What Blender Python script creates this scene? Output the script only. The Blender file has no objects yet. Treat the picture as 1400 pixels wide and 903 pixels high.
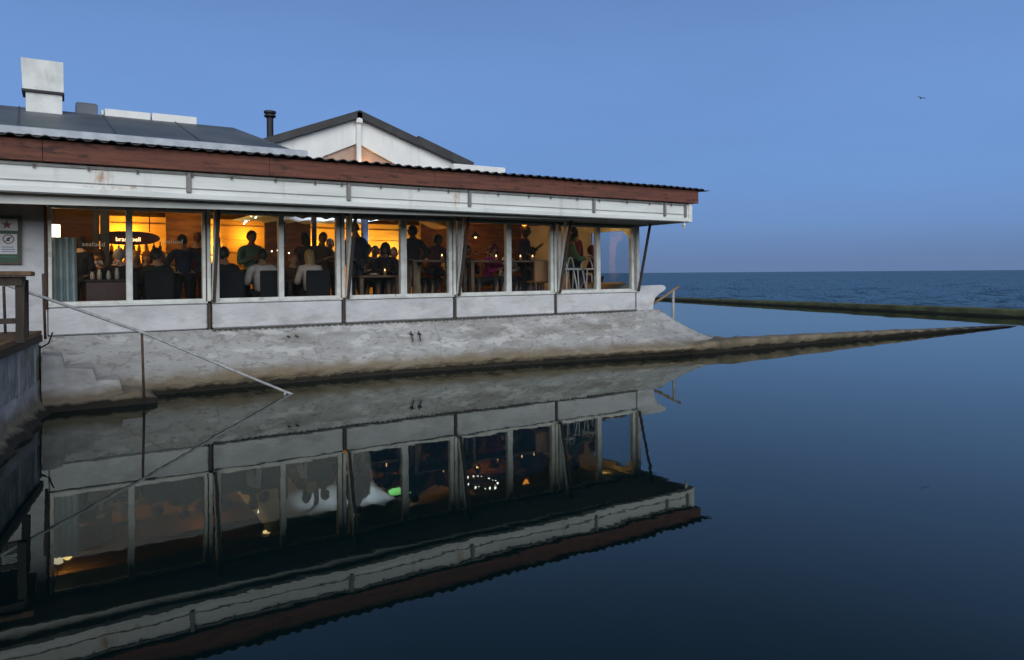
import bpy, bmesh, math, random
from mathutils import Vector, Matrix
random.seed(7)
D = bpy.data
SC = bpy.context.scene
COL = SC.collection

# ------------------------------------------------------------------ camera, sky, sun, exposure
cd = D.cameras.new('camera'); cam = D.objects.new('camera', cd); COL.objects.link(cam)
cd.sensor_width = 36.0; cd.lens = 25.12; cd.shift_y = -0.055; cd.clip_start = 0.05; cd.clip_end = 20000
TH = math.radians(57.776); ROLL = 0.0077
fwd = Vector((math.cos(TH), math.sin(TH), 0)); r0 = Vector((math.sin(TH), -math.cos(TH), 0)); u0 = Vector((0, 0, 1))
R_ = math.cos(ROLL)*r0 - math.sin(ROLL)*u0; U_ = math.sin(ROLL)*r0 + math.cos(ROLL)*u0
mw = Matrix((R_, U_, -fwd)).transposed().to_4x4(); mw.translation = Vector((0, -12.7, 1.83))
cam.matrix_world = mw
SC.camera = cam

SUN_EL, SUN_AZ = math.radians(17), math.radians(198)     # afterglow behind the camera
w = D.worlds.new('World'); SC.world = w; w.use_nodes = True
nt = w.node_tree; nt.nodes.clear()
wo = nt.nodes.new('ShaderNodeOutputWorld'); bg = nt.nodes.new('ShaderNodeBackground')
sky = nt.nodes.new('ShaderNodeTexSky'); sky.sky_type = 'NISHITA'; sky.sun_disc = False
sky.sun_elevation = math.radians(4); sky.sun_rotation = SUN_AZ; sky.air_density = 1.0; sky.dust_density = 0.6; sky.ozone_density = 3.0
tc = nt.nodes.new('ShaderNodeTexCoord'); sx = nt.nodes.new('ShaderNodeSeparateXYZ'); rp = nt.nodes.new('ShaderNodeValToRGB')
nt.links.new(tc.outputs['Generated'], sx.inputs[0]); nt.links.new(sx.outputs['Z'], rp.inputs[0])
cr = rp.color_ramp; cr.interpolation = 'B_SPLINE'
SKYSTOPS = [(0.0, (.128, .204, .385)), (.03, (.130, .218, .42)), (.065, (.152, .284, .57)), (.13, (.160, .312, .645)),
            (.30, (.158, .298, .635)), (.42, (.105, .20, .43)), (.58, (.050, .098, .20)), (1.0, (.045, .08, .17))]
while len(cr.elements) < len(SKYSTOPS): cr.elements.new(.5)
for e, (p, c) in zip(cr.elements, SKYSTOPS): e.position = p; e.color = (*c, 1)
sc_ = nt.nodes.new('ShaderNodeMix'); sc_.data_type = 'RGBA'; sc_.blend_type = 'MIX'; sc_.inputs[0].default_value = 0.95
ml = nt.nodes.new('ShaderNodeMix'); ml.data_type = 'RGBA'; ml.blend_type = 'MULTIPLY'; ml.inputs[0].default_value = 1.0
nt.links.new(sky.outputs[0], ml.inputs[6]); ml.inputs[7].default_value = (.8, .8, .9, 1)
gain = nt.nodes.new('ShaderNodeVectorMath'); gain.operation = 'SCALE'; gain.inputs['Scale'].default_value = 10.0
sn = nt.nodes.new('ShaderNodeTexNoise'); sn.inputs['Scale'].default_value = 2.2; sn.inputs['Detail'].default_value = 5
sm_ = nt.nodes.new('ShaderNodeMapping'); sm_.inputs['Scale'].default_value = (1, 1, 4.5); nt.links.new(tc.outputs['Generated'], sm_.inputs[0]); nt.links.new(sm_.outputs[0], sn.inputs['Vector'])
sr = nt.nodes.new('ShaderNodeMapRange'); sr.inputs[1].default_value = .3; sr.inputs[2].default_value = .7; sr.inputs[3].default_value = 10.0; sr.inputs[4].default_value = 10.9      # thin uneven haze
nt.links.new(sn.outputs['Fac'], sr.inputs[0]); nt.links.new(sr.outputs[0], gain.inputs['Scale'])
nt.links.new(rp.outputs[0], gain.inputs[0])
nt.links.new(ml.outputs[2], sc_.inputs[6]); nt.links.new(gain.outputs[0], sc_.inputs[7])
nt.links.new(sc_.outputs[2], bg.inputs[0]); bg.inputs[1].default_value = 0.10
nt.links.new(bg.outputs[0], wo.inputs[0])

sd = D.lights.new('sun', 'SUN'); sun = D.objects.new('sun', sd); COL.objects.link(sun)
sd.energy = 3.7; sd.angle = math.radians(75); sd.color = (1.0, .985, .90)
sdir = Vector((math.sin(SUN_AZ)*math.cos(SUN_EL), math.cos(SUN_AZ)*math.cos(SUN_EL), math.sin(SUN_EL)))
sun.rotation_euler = sdir.to_track_quat('Z', 'Y').to_euler()

SC.render.engine = 'CYCLES'
SC.cycles.use_denoising = True
SC.cycles.max_bounces = 8; SC.cycles.transparent_max_bounces = 16; SC.cycles.caustics_reflective = False; SC.cycles.caustics_refractive = False
SC.cycles.sample_clamp_indirect = 4.0
vs = SC.view_settings; vs.view_transform = 'Standard'; vs.look = 'None'; vs.exposure = 0.0; vs.gamma = 1.0; vs.use_curve_mapping = False

# ------------------------------------------------------------------ materials
MATS = {}
def mat(name, col, rough=.6, col2=None, scale=3.0, stretch=(1, 1, 1), bump=0.0, bscale=20.0, metal=0.0, lo=.4, hi=.65, spec=.5, detail=6):
    """Principled with a noise-mottled colour and noise bump."""
    if name in MATS: return MATS[name]
    m = D.materials.new(name); m.use_nodes = True; t = m.node_tree; b = t.nodes['Principled BSDF']
    b.inputs['Roughness'].default_value = rough; b.inputs['Metallic'].default_value = metal
    b.inputs['Specular IOR Level'].default_value = spec
    tc = t.nodes.new('ShaderNodeTexCoord'); mp = t.nodes.new('ShaderNodeMapping'); mp.inputs['Scale'].default_value = stretch
    t.links.new(tc.outputs['Object'], mp.inputs[0])
    n = t.nodes.new('ShaderNodeTexNoise'); n.inputs['Scale'].default_value = scale; n.inputs['Detail'].default_value = detail
    t.links.new(mp.outputs[0], n.inputs['Vector'])
    r = t.nodes.new('ShaderNodeValToRGB'); r.color_ramp.elements[0].position = lo; r.color_ramp.elements[1].position = hi
    c2 = col2 or tuple(c*.82 for c in col)
    r.color_ramp.elements[0].color = (*c2, 1); r.color_ramp.elements[1].color = (*col, 1)
    t.links.new(n.outputs['Fac'], r.inputs[0]); t.links.new(r.outputs[0], b.inputs['Base Color'])
    if bump:
        n2 = t.nodes.new('ShaderNodeTexNoise'); n2.inputs['Scale'].default_value = bscale; n2.inputs['Detail'].default_value = 5
        t.links.new(mp.outputs[0], n2.inputs['Vector'])
        bp = t.nodes.new('ShaderNodeBump'); bp.inputs['Strength'].default_value = bump; bp.inputs['Distance'].default_value = .03
        t.links.new(n2.outputs['Fac'], bp.inputs['Height']); t.links.new(bp.outputs[0], b.inputs['Normal'])
    MATS[name] = m
    return m

def emit(name, col, strength):
    if name in MATS: return MATS[name]
    m = D.materials.new(name); m.use_nodes = True; b = m.node_tree.nodes['Principled BSDF']
    b.inputs['Base Color'].default_value = (*col, 1)
    b.inputs['Emission Color'].default_value = (*col, 1); b.inputs['Emission Strength'].default_value = strength
    MATS[name] = m
    return m

def glass_mat(name, tint=(.93, .95, .95), rough=0.0):
    m = D.materials.new(name); m.use_nodes = True; t = m.node_tree; t.nodes.remove(t.nodes['Principled BSDF'])
    o = t.nodes['Material Output']; f = t.nodes.new('ShaderNodeFresnel'); f.inputs[0].default_value = 1.45
    ge = t.nodes.new('ShaderNodeNewGeometry'); io = t.nodes.new('ShaderNodeMapRange'); io.inputs[3].default_value = 1.45; io.inputs[4].default_value = 1/1.45
    t.links.new(ge.outputs['Backfacing'], io.inputs[0]); t.links.new(io.outputs[0], f.inputs[0])      # same reflectance from either side of the pane
    tr = t.nodes.new('ShaderNodeBsdfTransparent'); tr.inputs[0].default_value = (*tint, 1)
    gl = t.nodes.new('ShaderNodeBsdfGlossy'); gl.inputs['Roughness'].default_value = rough
    mx = t.nodes.new('ShaderNodeMixShader')
    t.links.new(f.outputs[0], mx.inputs[0]); t.links.new(tr.outputs[0], mx.inputs[1]); t.links.new(gl.outputs[0], mx.inputs[2])
    t.links.new(mx.outputs[0], o.inputs[0]); MATS[name] = m
    return m

def add_layer(m, col, mask, fac=1.0):
    """Mix a stain colour over a material's base colour. mask(t) returns a 0..1 socket."""
    t = m.node_tree; b = t.nodes['Principled BSDF']
    src = b.inputs['Base Color'].links[0].from_socket
    mx = t.nodes.new('ShaderNodeMix'); mx.data_type = 'RGBA'
    s = mask(t)
    mu = t.nodes.new('ShaderNodeMath'); mu.operation = 'MULTIPLY'; mu.inputs[1].default_value = fac
    t.links.new(s, mu.inputs[0]); t.links.new(mu.outputs[0], mx.inputs[0])
    t.links.new(src, mx.inputs[6]); mx.inputs[7].default_value = (*col, 1)
    t.links.new(mx.outputs[2], b.inputs['Base Color'])

def noise_mask(scale, stretch, lo, hi, detail=8, dist=0.0):
    def f(t):
        tc = t.nodes.new('ShaderNodeTexCoord'); mp = t.nodes.new('ShaderNodeMapping'); mp.inputs['Scale'].default_value = stretch
        n = t.nodes.new('ShaderNodeTexNoise'); n.inputs['Scale'].default_value = scale; n.inputs['Detail'].default_value = detail
        n.inputs['Distortion'].default_value = dist
        r = t.nodes.new('ShaderNodeMapRange'); r.inputs[1].default_value = lo; r.inputs[2].default_value = hi
        t.links.new(tc.outputs['Object'], mp.inputs[0]); t.links.new(mp.outputs[0], n.inputs['Vector']); t.links.new(n.outputs['Fac'], r.inputs[0])
        return r.outputs[0]
    return f

def height_mask(z0, z1, wob=.15, scale=3.0):
    """1 below z0, 0 above z1, edge broken by noise (tide marks)."""
    def f(t):
        tc = t.nodes.new('ShaderNodeTexCoord'); s = t.nodes.new('ShaderNodeSeparateXYZ'); t.links.new(tc.outputs['Object'], s.inputs[0])
        n = t.nodes.new('ShaderNodeTexNoise'); n.inputs['Scale'].default_value = scale; n.inputs['Detail'].default_value = 8
        t.links.new(tc.outputs['Object'], n.inputs['Vector'])
        a = t.nodes.new('ShaderNodeMath'); a.operation = 'MULTIPLY_ADD'; a.inputs[1].default_value = wob*2; a.inputs[2].default_value = -wob
        t.links.new(n.outputs['Fac'], a.inputs[0])
        ad = t.nodes.new('ShaderNodeMath'); t.links.new(s.outputs['Z'], ad.inputs[0]); t.links.new(a.outputs[0], ad.inputs[1])
        r = t.nodes.new('ShaderNodeMapRange'); r.inputs[1].default_value = z0; r.inputs[2].default_value = z1; r.inputs[3].default_value = 1; r.inputs[4].default_value = 0
        t.links.new(ad.outputs[0], r.inputs[0])
        return r.outputs[0]
    return f

M_white = mat('white_paint', (.74, .77, .76), .55, (.62, .65, .64), 2.2, (.5, .5, 3), .15, 18, lo=.3, hi=.6)
add_layer(M_white, (.34, .17, .07), noise_mask(2.3, (1, 1, .3), .70, .80), .55)
add_layer(M_white, (.40, .41, .39), noise_mask(1.6, (3, 3, .25), .60, .78), .5)
def spot_mask(spots):
    def f(t):
        tc = t.nodes.new('ShaderNodeTexCoord'); n = t.nodes.new('ShaderNodeTexNoise'); n.inputs['Scale'].default_value = 22; n.inputs['Detail'].default_value = 6
        mp0 = t.nodes.new('ShaderNodeMapping'); mp0.inputs['Scale'].default_value = (1, 1, .35); t.links.new(tc.outputs['Object'], mp0.inputs[0]); t.links.new(mp0.outputs[0], n.inputs['Vector'])
        out = None
        for (x, z, sx_, sz_) in spots:
            mp = t.nodes.new('ShaderNodeMapping'); mp.inputs['Location'].default_value = (-x/sx_, 0, -z/sz_); mp.inputs['Scale'].default_value = (1/sx_, 0, 1/sz_)
            t.links.new(tc.outputs['Object'], mp.inputs[0]); ln = t.nodes.new('ShaderNodeVectorMath'); ln.operation = 'LENGTH'; t.links.new(mp.outputs[0], ln.inputs[0])
            r = t.nodes.new('ShaderNodeMapRange'); r.inputs[1].default_value = 1.0; r.inputs[2].default_value = .1; t.links.new(ln.outputs['Value'], r.inputs[0])
            if out is None: out = r.outputs[0]
            else:
                a = t.nodes.new('ShaderNodeMath'); a.operation = 'MAXIMUM'; t.links.new(out, a.inputs[0]); t.links.new(r.outputs[0], a.inputs[1]); out = a.outputs[0]
        m_ = t.nodes.new('ShaderNodeMath'); m_.operation = 'MULTIPLY'; t.links.new(out, m_.inputs[0])
        q = t.nodes.new('ShaderNodeMapRange'); q.inputs[1].default_value = .38; q.inputs[2].default_value = .62; t.links.new(n.outputs['Fac'], q.inputs[0]); t.links.new(q.outputs[0], m_.inputs[1])
        return m_.outputs[0]
    return f
add_layer(M_white, (.36, .17, .06), spot_mask([(0.48, 3.20, .16, .26), (0.48+.02, 3.06, .34, .035), (0.86, 3.08, .07, .05), (5.96, 3.22, .10, .28), (9.9, 3.30, .2, .05)]), .8)
M_frame = mat('frame_paint', (.66, .68, .66), .45, (.50, .51, .49), 6, (1, 1, 1), .1, 25, lo=.3, hi=.6)
add_layer(M_frame, (.20, .17, .13), noise_mask(9, (1, 1, .6), .63, .74), .6)
M_red = mat('red_fascia_wood', (.205, .074, .048), .7, (.10, .036, .027), 3.5, (.35, 1, 6), .5, 30, lo=.3, hi=.7)
add_layer(M_red, (.03, .015, .013), noise_mask(7, (.6, 1, 2), .56, .70), .8)
M_metal = mat('galvanised_metal', (.74, .76, .75), .5, (.60, .63, .63), 4, (1, 1, 1), .1, 20, 0)
M_dark = mat('dark_brace_metal', (.035, .032, .03), .6, (.06, .04, .03), 6)
M_roofdark = mat('dark_corrugated_sheet', (.030, .033, .038), .6, (.015, .016, .02), 4)
M_roofgrey = mat('grey_roof_panel', (.13, .14, .15), .5, (.08, .088, .098), 1.2, (1, 1, 1), .05, 10, lo=.35, hi=.65, spec=.3)
add_layer(M_roofgrey, (.05, .10, .07), noise_mask(.8, (1, 1, 1), .55, .72), .6)
M_gutter = mat('pale_gutter', (.48, .52, .58), .5, (.36, .40, .46), 5)
M_soffit = mat('soffit_board', (.20, .20, .185), .75, (.13, .13, .12), 3, (.5, 4, 1))
M_beam = mat('soffit_beam_paint', (.72, .74, .70), .6, (.56, .58, .55), 3, (.4, 1, 1))
M_plaster = mat('whitewashed_plaster', (.60, .61, .64), .85, (.46, .47, .50), 1.6, (1, 1, 1.6), .55, 9, lo=.3, hi=.65)
add_layer(M_plaster, (.32, .31, .29), noise_mask(3.2, (.8, .8, 1.6), .52, .72), .55)
M_base = mat('sea_wall_plaster', (.40, .405, .415), .9, (.31, .31, .31), 2.6, (.6, .6, 1.5), .9, 24, lo=.3, hi=.66, detail=12)
add_layer(M_base, (.185, .165, .14), noise_mask(1.0, (.45, .45, 2.2), .50, .64, 15, .6), .50)
add_layer(M_base, (.14, .125, .105), noise_mask(3.2, (.5, .5, 1.5), .53, .66, 15, .3), .40)
add_layer(M_base, (.62, .62, .63), noise_mask(4, (.45, .45, 1.6), .56, .62, 15, .3), .45)
add_layer(M_base, (.12, .11, .095), noise_mask(13, (.6, .6, 1.3), .58, .64, 14, .2), .45)
def crack_mask(t):
    tc = t.nodes.new('ShaderNodeTexCoord'); n = t.nodes.new('ShaderNodeTexNoise'); n.inputs['Scale'].default_value = 2.5; n.inputs['Detail'].default_value = 8
    ad = t.nodes.new('ShaderNodeVectorMath'); ad.operation = 'MULTIPLY_ADD'; ad.inputs[1].default_value = (.5, .5, .5)
    t.links.new(tc.outputs['Object'], n.inputs['Vector']); t.links.new(n.outputs['Color'], ad.inputs[0]); t.links.new(tc.outputs['Object'], ad.inputs[2])
    v = t.nodes.new('ShaderNodeTexVoronoi'); v.feature = 'DISTANCE_TO_EDGE'; v.inputs['Scale'].default_value = .75; t.links.new(ad.outputs[0], v.inputs['Vector'])
    r = t.nodes.new('ShaderNodeMapRange'); r.inputs[1].default_value = .004; r.inputs[2].default_value = .016; r.inputs[3].default_value = 1; r.inputs[4].default_value = 0
    t.links.new(v.outputs['Distance'], r.inputs[0]); return r.outputs[0]
add_layer(M_base, (.09, .08, .07), crack_mask, .28)
add_layer(M_base, (.17, .13, .075), height_mask(.20, .36, .14, 2.4), .85)
add_layer(M_base, (.018, .016, .012), height_mask(.065, .11, .06, 6), 1.0)
M_step = mat('step_concrete', (.44, .44, .44), .9, (.30, .295, .29), 3.2, (1, 1, 1.3), .8, 9, lo=.32, hi=.62)
add_layer(M_step, (.15, .12, .075), height_mask(.20, .36, .14, 3), .9)
add_layer(M_step, (.014, .013, .010), height_mask(.075, .12, .06, 6), 1.0)
M_poolwall = mat('pool_wall_stone', (.19, .155, .105), .9, (.09, .075, .05), 2.5, (1, 1, 1), .8, 8, lo=.35, hi=.65)
add_layer(M_poolwall, (.016, .014, .010), height_mask(.075, .12, .12, 3), 1.0)
M_farwall = mat('mossy_wall', (.10, .115, .045), .95, (.05, .055, .025), 1.2, (1, 1, 1), .8, 6)
add_layer(M_farwall, (.015, .014, .010), height_mask(.06, .11, .06, 2), 1.0)
M_wood = mat('weathered_wood', (.22, .13, .065), .8, (.09, .055, .03), 5, (1, .25, 1), .5, 20)
M_wooddark = mat('dark_wood', (.045, .030, .022), .75, (.022, .016, .012), 6, (3, 3, .5), .3, 20)
M_plank = mat('whitewashed_plank', (.36, .37, .36), .85, (.18, .19, .18), 4, (1, 1, .8), .6, 14, lo=.35, hi=.62)
add_layer(M_plank, (.03, .028, .022), height_mask(.12, .40, .22, 3), .95)
M_rail = mat('rail_steel', (.42, .44, .46), .4, (.28, .28, .28), 12)
M_rust = mat('rusty_post', (.10, .055, .035), .8, (.05, .035, .03), 10)
M_glass = glass_mat('window_glass')
M_ceiling = mat('ceiling_wood', (.15, .08, .032), .6, (.08, .042, .018), 3, (.3, 3, 1), .2, 12)
M_ochre = mat('ochre_wall', (.62, .40, .12), .7, (.50, .30, .08), 2, (.4, 1, 2.5), .1, 8)
M_inwood = mat('interior_wood', (.18, .085, .035), .6, (.10, .045, .02), 3, (1, 1, 4))
M_floor = mat('dining_floor', (.10, .06, .035), .5, (.05, .03, .02), 4)
M_black = mat('black_item', (.012, .012, .014), .6)
M_gwhite = mat('gable_white', (.84, .85, .85), .6, (.74, .75, .75), 1.5)
add_layer(M_gwhite, (.52, .50, .46), noise_mask(2.2, (2.5, 2.5, .3), .56, .76), .5)
add_layer(M_metal, (.40, .38, .34), noise_mask(3.0, (2, 2, .6), .54, .72), .55)
M_barge = mat('barge_board_dark', (.045, .047, .05), .6, (.03, .03, .033), 4)
M_pane2 = mat('gable_sheeting', (.50, .33, .24), .4, (.40, .26, .19), 3)

# ------------------------------------------------------------------ mesh helpers
class MB:
    def __init__(s): s.v = []; s.f = []; s.mi = []
    def add(s, vs, fs, mi=0):
        o = len(s.v); s.v += [tuple(v) for v in vs]; s.f += [tuple(i+o for i in f) for f in fs]; s.mi += [mi]*len(fs); return s
    def box(s, x0, x1, y0, y1, z0, z1, mi=0):
        v = [(x0, y0, z0), (x1, y0, z0), (x1, y1, z0), (x0, y1, z0), (x0, y0, z1), (x1, y0, z1), (x1, y1, z1), (x0, y1, z1)]
        return s.add(v, [(0, 3, 2, 1), (4, 5, 6, 7), (0, 1, 5, 4), (1, 2, 6, 5), (2, 3, 7, 6), (3, 0, 4, 7)], mi)
    def cbox(s, x0, x1, y0, y1, z0, z1, c=.012, mi=0):
        """box with chamfered edges along every side"""
        b = bmesh.new(); bmesh.ops.create_cube(b, size=1)
        for v in b.verts: v.co = Vector(((x0+x1)/2+v.co.x*(x1-x0), (y0+y1)/2+v.co.y*(y1-y0), (z0+z1)/2+v.co.z*(z1-z0)))
        bmesh.ops.bevel(b, geom=b.edges[:], offset=min(c, .45*min(x1-x0, y1-y0, z1-z0)), segments=1, affect='EDGES', profile=.5)
        b.verts.index_update(); s.add([v.co[:] for v in b.verts], [[v.index for v in f.verts] for f in b.faces], mi); b.free(); return s
    def tube(s, pts, r, n=8, mi=0, caps=True):
        pts = [Vector(p) for p in pts]; rr = r if isinstance(r, (list, tuple)) else [r]*len(pts)
        vs = []
        for i, p in enumerate(pts):
            d = (pts[min(i+1, len(pts)-1)]-pts[max(i-1, 0)]).normalized()
            a = d.cross(Vector((0, 0, 1)));  a = a if a.length > 1e-3 else Vector((1, 0, 0)); a.normalize(); b = d.cross(a)
            vs += [p+rr[i]*(math.cos(2*math.pi*k/n)*a+math.sin(2*math.pi*k/n)*b) for k in range(n)]
        fs = [(i*n+k, i*n+(k+1) % n, (i+1)*n+(k+1) % n, (i+1)*n+k) for i in range(len(pts)-1) for k in range(n)]
        if caps: fs += [tuple(range(n))[::-1], tuple((len(pts)-1)*n+k for k in range(n))]
        return s.add(vs, fs, mi)
    def beam(s, p, q, wx, wy, up=(0, 0, 1), mi=0):
        p, q = Vector(p), Vector(q); d = (q-p).normalized(); a = d.cross(Vector(up)); a = a if a.length > 1e-3 else Vector((1, 0, 0)); a.normalize(); b = a.cross(d)
        v = [c+sa*a*wx/2+sb*b*wy/2 for c in (p, q) for sa, sb in ((-1, -1), (1, -1), (1, 1), (-1, 1))]
        return s.add(v, [(0, 1, 2, 3), (7, 6, 5, 4), (0, 4, 5, 1), (1, 5, 6, 2), (2, 6, 7, 3), (3, 7, 4, 0)], mi)
    def lathe(s, prof, c=(0, 0, 0), n=16, mi=0):
        vs = [(c[0]+r*math.cos(2*math.pi*k/n), c[1]+r*math.sin(2*math.pi*k/n), c[2]+z) for r, z in prof for k in range(n)]
        fs = [(i*n+k, i*n+(k+1) % n, (i+1)*n+(k+1) % n, (i+1)*n+k) for i in range(len(prof)-1) for k in range(n)]
        fs += [tuple(range(n))[::-1], tuple((len(prof)-1)*n+k for k in range(n))]
        return s.add(vs, fs, mi)
    def prism(s, poly, axis, a, b, mi=0):
        """extrude a 2-D polygon: axis 'y' -> (x,z) poly from y=a to b; 'x' -> (y,z); 'z' -> (x,y)"""
        mk = {'y': lambda u, v, t: (u, t, v), 'x': lambda u, v, t: (t, u, v), 'z': lambda u, v, t: (u, v, t)}[axis]
        n = len(poly); vs = [mk(u, v, a) for u, v in poly]+[mk(u, v, b) for u, v in poly]
        fs = [tuple(range(n)), tuple(range(n, 2*n))[::-1]]+[(i, i+n, (i+1) % n+n, (i+1) % n) for i in range(n)]
        return s.add(vs, fs, mi)
    def ball(s, c, r, n=10, m=8, mi=0):
        rx, ry, rz = r if isinstance(r, tuple) else (r, r, r)
        prof = [(math.sin(math.pi*i/m), -math.cos(math.pi*i/m)) for i in range(m+1)]
        vs = [(c[0]+rx*max(a, .01)*math.cos(2*math.pi*k/n), c[1]+ry*max(a, .01)*math.sin(2*math.pi*k/n), c[2]+rz*z) for a, z in prof for k in range(n)]
        fs = [(i*n+k, i*n+(k+1) % n, (i+1)*n+(k+1) % n, (i+1)*n+k) for i in range(m) for k in range(n)]
        return s.add(vs, fs, mi)
    def build(s, name, mats, parent=None, smooth=False, loc=None):
        me = D.meshes.new(name); me.from_pydata(s.v, [], s.f)
        for m in (mats if isinstance(mats, (list, tuple)) else [mats]): me.materials.append(m)
        me.polygons.foreach_set('material_index', s.mi)
        if smooth: me.polygons.foreach_set('use_smooth', [True]*len(s.f))
        b = bmesh.new(); b.from_mesh(me); bmesh.ops.recalc_face_normals(b, faces=b.faces[:]); b.to_mesh(me); b.free()
        me.update()
        o = D.objects.new(name, me); COL.objects.link(o)
        if parent: o.parent = parent
        if loc: o.location = loc
        return o

def tag(o, label=None, cat=None, group=None, kind=None):
    if label: o['label'] = label
    if cat: o['category'] = cat
    if group: o['group'] = group
    if kind: o['kind'] = kind
    return o
def thing(name, label, cat, loc=(0, 0, 0), rz=0.0, group=None):
    o = D.objects.new(name, None); COL.objects.link(o); o.location = loc; o.rotation_euler = (0, 0, rz); o.empty_display_size = .1
    return tag(o, label, cat, group)
def copy_tree(o, parent=None):
    c = o.copy(); COL.objects.link(c)
    if parent: c.parent = parent
    for ch in list(o.children): copy_tree(ch, c)
    return c
def lamp(name, loc, power, col=(1, .52, .12), r=.06, parent=None):
    l = D.lights.new(name, 'POINT'); l.energy = power; l.color = col; l.shadow_soft_size = r
    o = D.objects.new(name, l); COL.objects.link(o); o.location = loc
    o.visible_glossy = False          # the modelled shade or bulb is what mirrors in glass and water
    if parent: o.parent = parent
    return o
def text_mesh(name, body, size, m, parent, loc, rot=(math.pi/2, 0, 0), ext=.004, align='CENTER', shear=0.0):
    cu = D.curves.new(name, 'FONT'); cu.body = body; cu.size = size; cu.extrude = ext; cu.align_x = align; cu.shear = shear
    t = D.objects.new('tmp', cu); COL.objects.link(t)
    dg = bpy.context.evaluated_depsgraph_get(); dg.update()
    me = D.meshes.new_from_object(t.evaluated_get(dg)); D.objects.remove(t)
    me.materials.clear(); me.materials.append(m); me.name = name
    o = D.objects.new(name, me); COL.objects.link(o); o.parent = parent; o.location = loc; o.rotation_euler = rot
    return o

from mathutils import noise as NZ
def fbm(x, y, z=0.0, o=4): return NZ.fractal(Vector((x, y, z)), 1.0, 2.0, o)

# ------------------------------------------------------------------ water, sea, seabed, hills
def water_mat(name, base, rough, layers):
    m = D.materials.new(name); m.use_nodes = True; t = m.node_tree; b = t.nodes['Principled BSDF']
    b.inputs['Base Color'].default_value = (*base, 1); b.inputs['Roughness'].default_value = rough; b.inputs['IOR'].default_value = 1.33
    tc = t.nodes.new('ShaderNodeTexCoord'); prev = None
    for scale, stretch, st, dist in layers:
        mp = t.nodes.new('ShaderNodeMapping'); mp.inputs['Scale'].default_value = stretch; mp.inputs['Rotation'].default_value = (0, 0, .5)
        n = t.nodes.new('ShaderNodeTexNoise'); n.inputs['Scale'].default_value = scale; n.inputs['Detail'].default_value = 3
        bp = t.nodes.new('ShaderNodeBump'); bp.inputs['Strength'].default_value = st; bp.inputs['Distance'].default_value = dist
        t.links.new(tc.outputs['Object'], mp.inputs[0]); t.links.new(mp.outputs[0], n.inputs['Vector']); t.links.new(n.outputs['Fac'], bp.inputs['Height'])
        if prev: t.links.new(prev.outputs[0], bp.inputs['Normal'])
        prev = bp
    if prev: t.links.new(prev.outputs[0], b.inputs['Normal'])
    return m
M_pool = water_mat('pool_water', (.0025, .010, .011), 1.0, [(.55, (1, 1, 1), .055, .05), (2.2, (1, .6, 1), .05, .018), (7, (1, .6, 1), .025, .008)])
t_ = M_pool.node_tree; pb = t_.nodes['Principled BSDF']; pb.inputs['Specular IOR Level'].default_value = 0.0
gl_ = t_.nodes.new('ShaderNodeBsdfGlossy'); gl_.inputs['Roughness'].default_value = .012; gl_.inputs[0].default_value = (.92, .96, .90, 1)
fr_ = t_.nodes.new('ShaderNodeFresnel'); fr_.inputs[0].default_value = 1.33; mx_ = t_.nodes.new('ShaderNodeMixShader')
nl = pb.inputs['Normal'].links[0].from_socket; t_.links.new(nl, gl_.inputs['Normal']); t_.links.new(nl, fr_.inputs['Normal']); t_.links.new(fr_.outputs[0], mx_.inputs[0])
t_.links.new(pb.outputs[0], mx_.inputs[1]); t_.links.new(gl_.outputs[0], mx_.inputs[2]); t_.links.new(mx_.outputs[0], t_.nodes['Material Output'].inputs[0])
M_sea = water_mat('sea_water', (.012, .032, .050), .6, [(.16, (1, .4, 1), 1.0, 1.6), (.8, (1, .45, 1), 1.0, .45), (3.0, (1, .5, 1), 1.0, .10)])
t_ = M_sea.node_tree; pb = t_.nodes['Principled BSDF']; pb.inputs['Specular IOR Level'].default_value = 0.0
gl_ = t_.nodes.new('ShaderNodeBsdfGlossy'); gl_.inputs['Roughness'].default_value = .09; mx_ = t_.nodes.new('ShaderNodeMixShader'); mx_.inputs[0].default_value = .42; gl_.inputs[0].default_value = (.74, .86, .84, 1)
nl = pb.inputs['Normal'].links[0].from_socket; t_.links.new(nl, gl_.inputs['Normal'])
t_.links.new(pb.outputs[0], mx_.inputs[1]); t_.links.new(gl_.outputs[0], mx_.inputs[2]); t_.links.new(mx_.outputs[0], t_.nodes['Material Output'].inputs[0])
mb = MB()
mb.add([(-60, -60, 0), (23.4, -60, 0), (37.6, 38, 0), (37.6, 60, 0), (-60, 60, 0)], [(0, 1, 2, 3, 4)])
tag(mb.build('pool_water', M_pool), kind='structure')
mb = MB(); mb.box(-60, 36, -60, 60, -3.2, -3.0)
tag(mb.build('pool_floor', mat('pool_floor', (.08, .09, .08), .9)), kind='structure')
# the sea: a fan of rings from the outer pool wall to the horizon, with real swell close in
mb = MB(); NA, NR = 380, 260
def far_line(a):       # where a ray from under the camera meets the outer wall
    px, py = 24.0, -60.0; dx, dy = 14.2, 98.0
    cx, cy = math.cos(a), math.sin(a)
    # (0,-12.7)+t(c) = p + s d
    det = cx*(-dy)-cy*(-dx); t = ((px)*(-dy)-(py+12.7)*(-dx))/det
    return max(t, 5)
vs_ = []
for i in range(NA+1):
    a = math.radians(-48+128*i/NA); rr0 = far_line(a)
    for j in range(NR+1):
        r = rr0*(9000/rr0)**(j/NR); x, y = r*math.cos(a), -12.7+r*math.sin(a)
        h = 0.0
        if r < 700:
            k = (1-min(1, r/700))*min(1, j/3)
            h = 1.5*k*(.12*math.sin(x*.75+y*.2+2.5*fbm(x*.06, y*.06, 0, 2))+.26*fbm(x*.20, y*.08, 3.1, 3)+.20*fbm(x*.62, y*.26, 7.7, 3))
        vs_.append((x, y, -.28+h))
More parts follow.
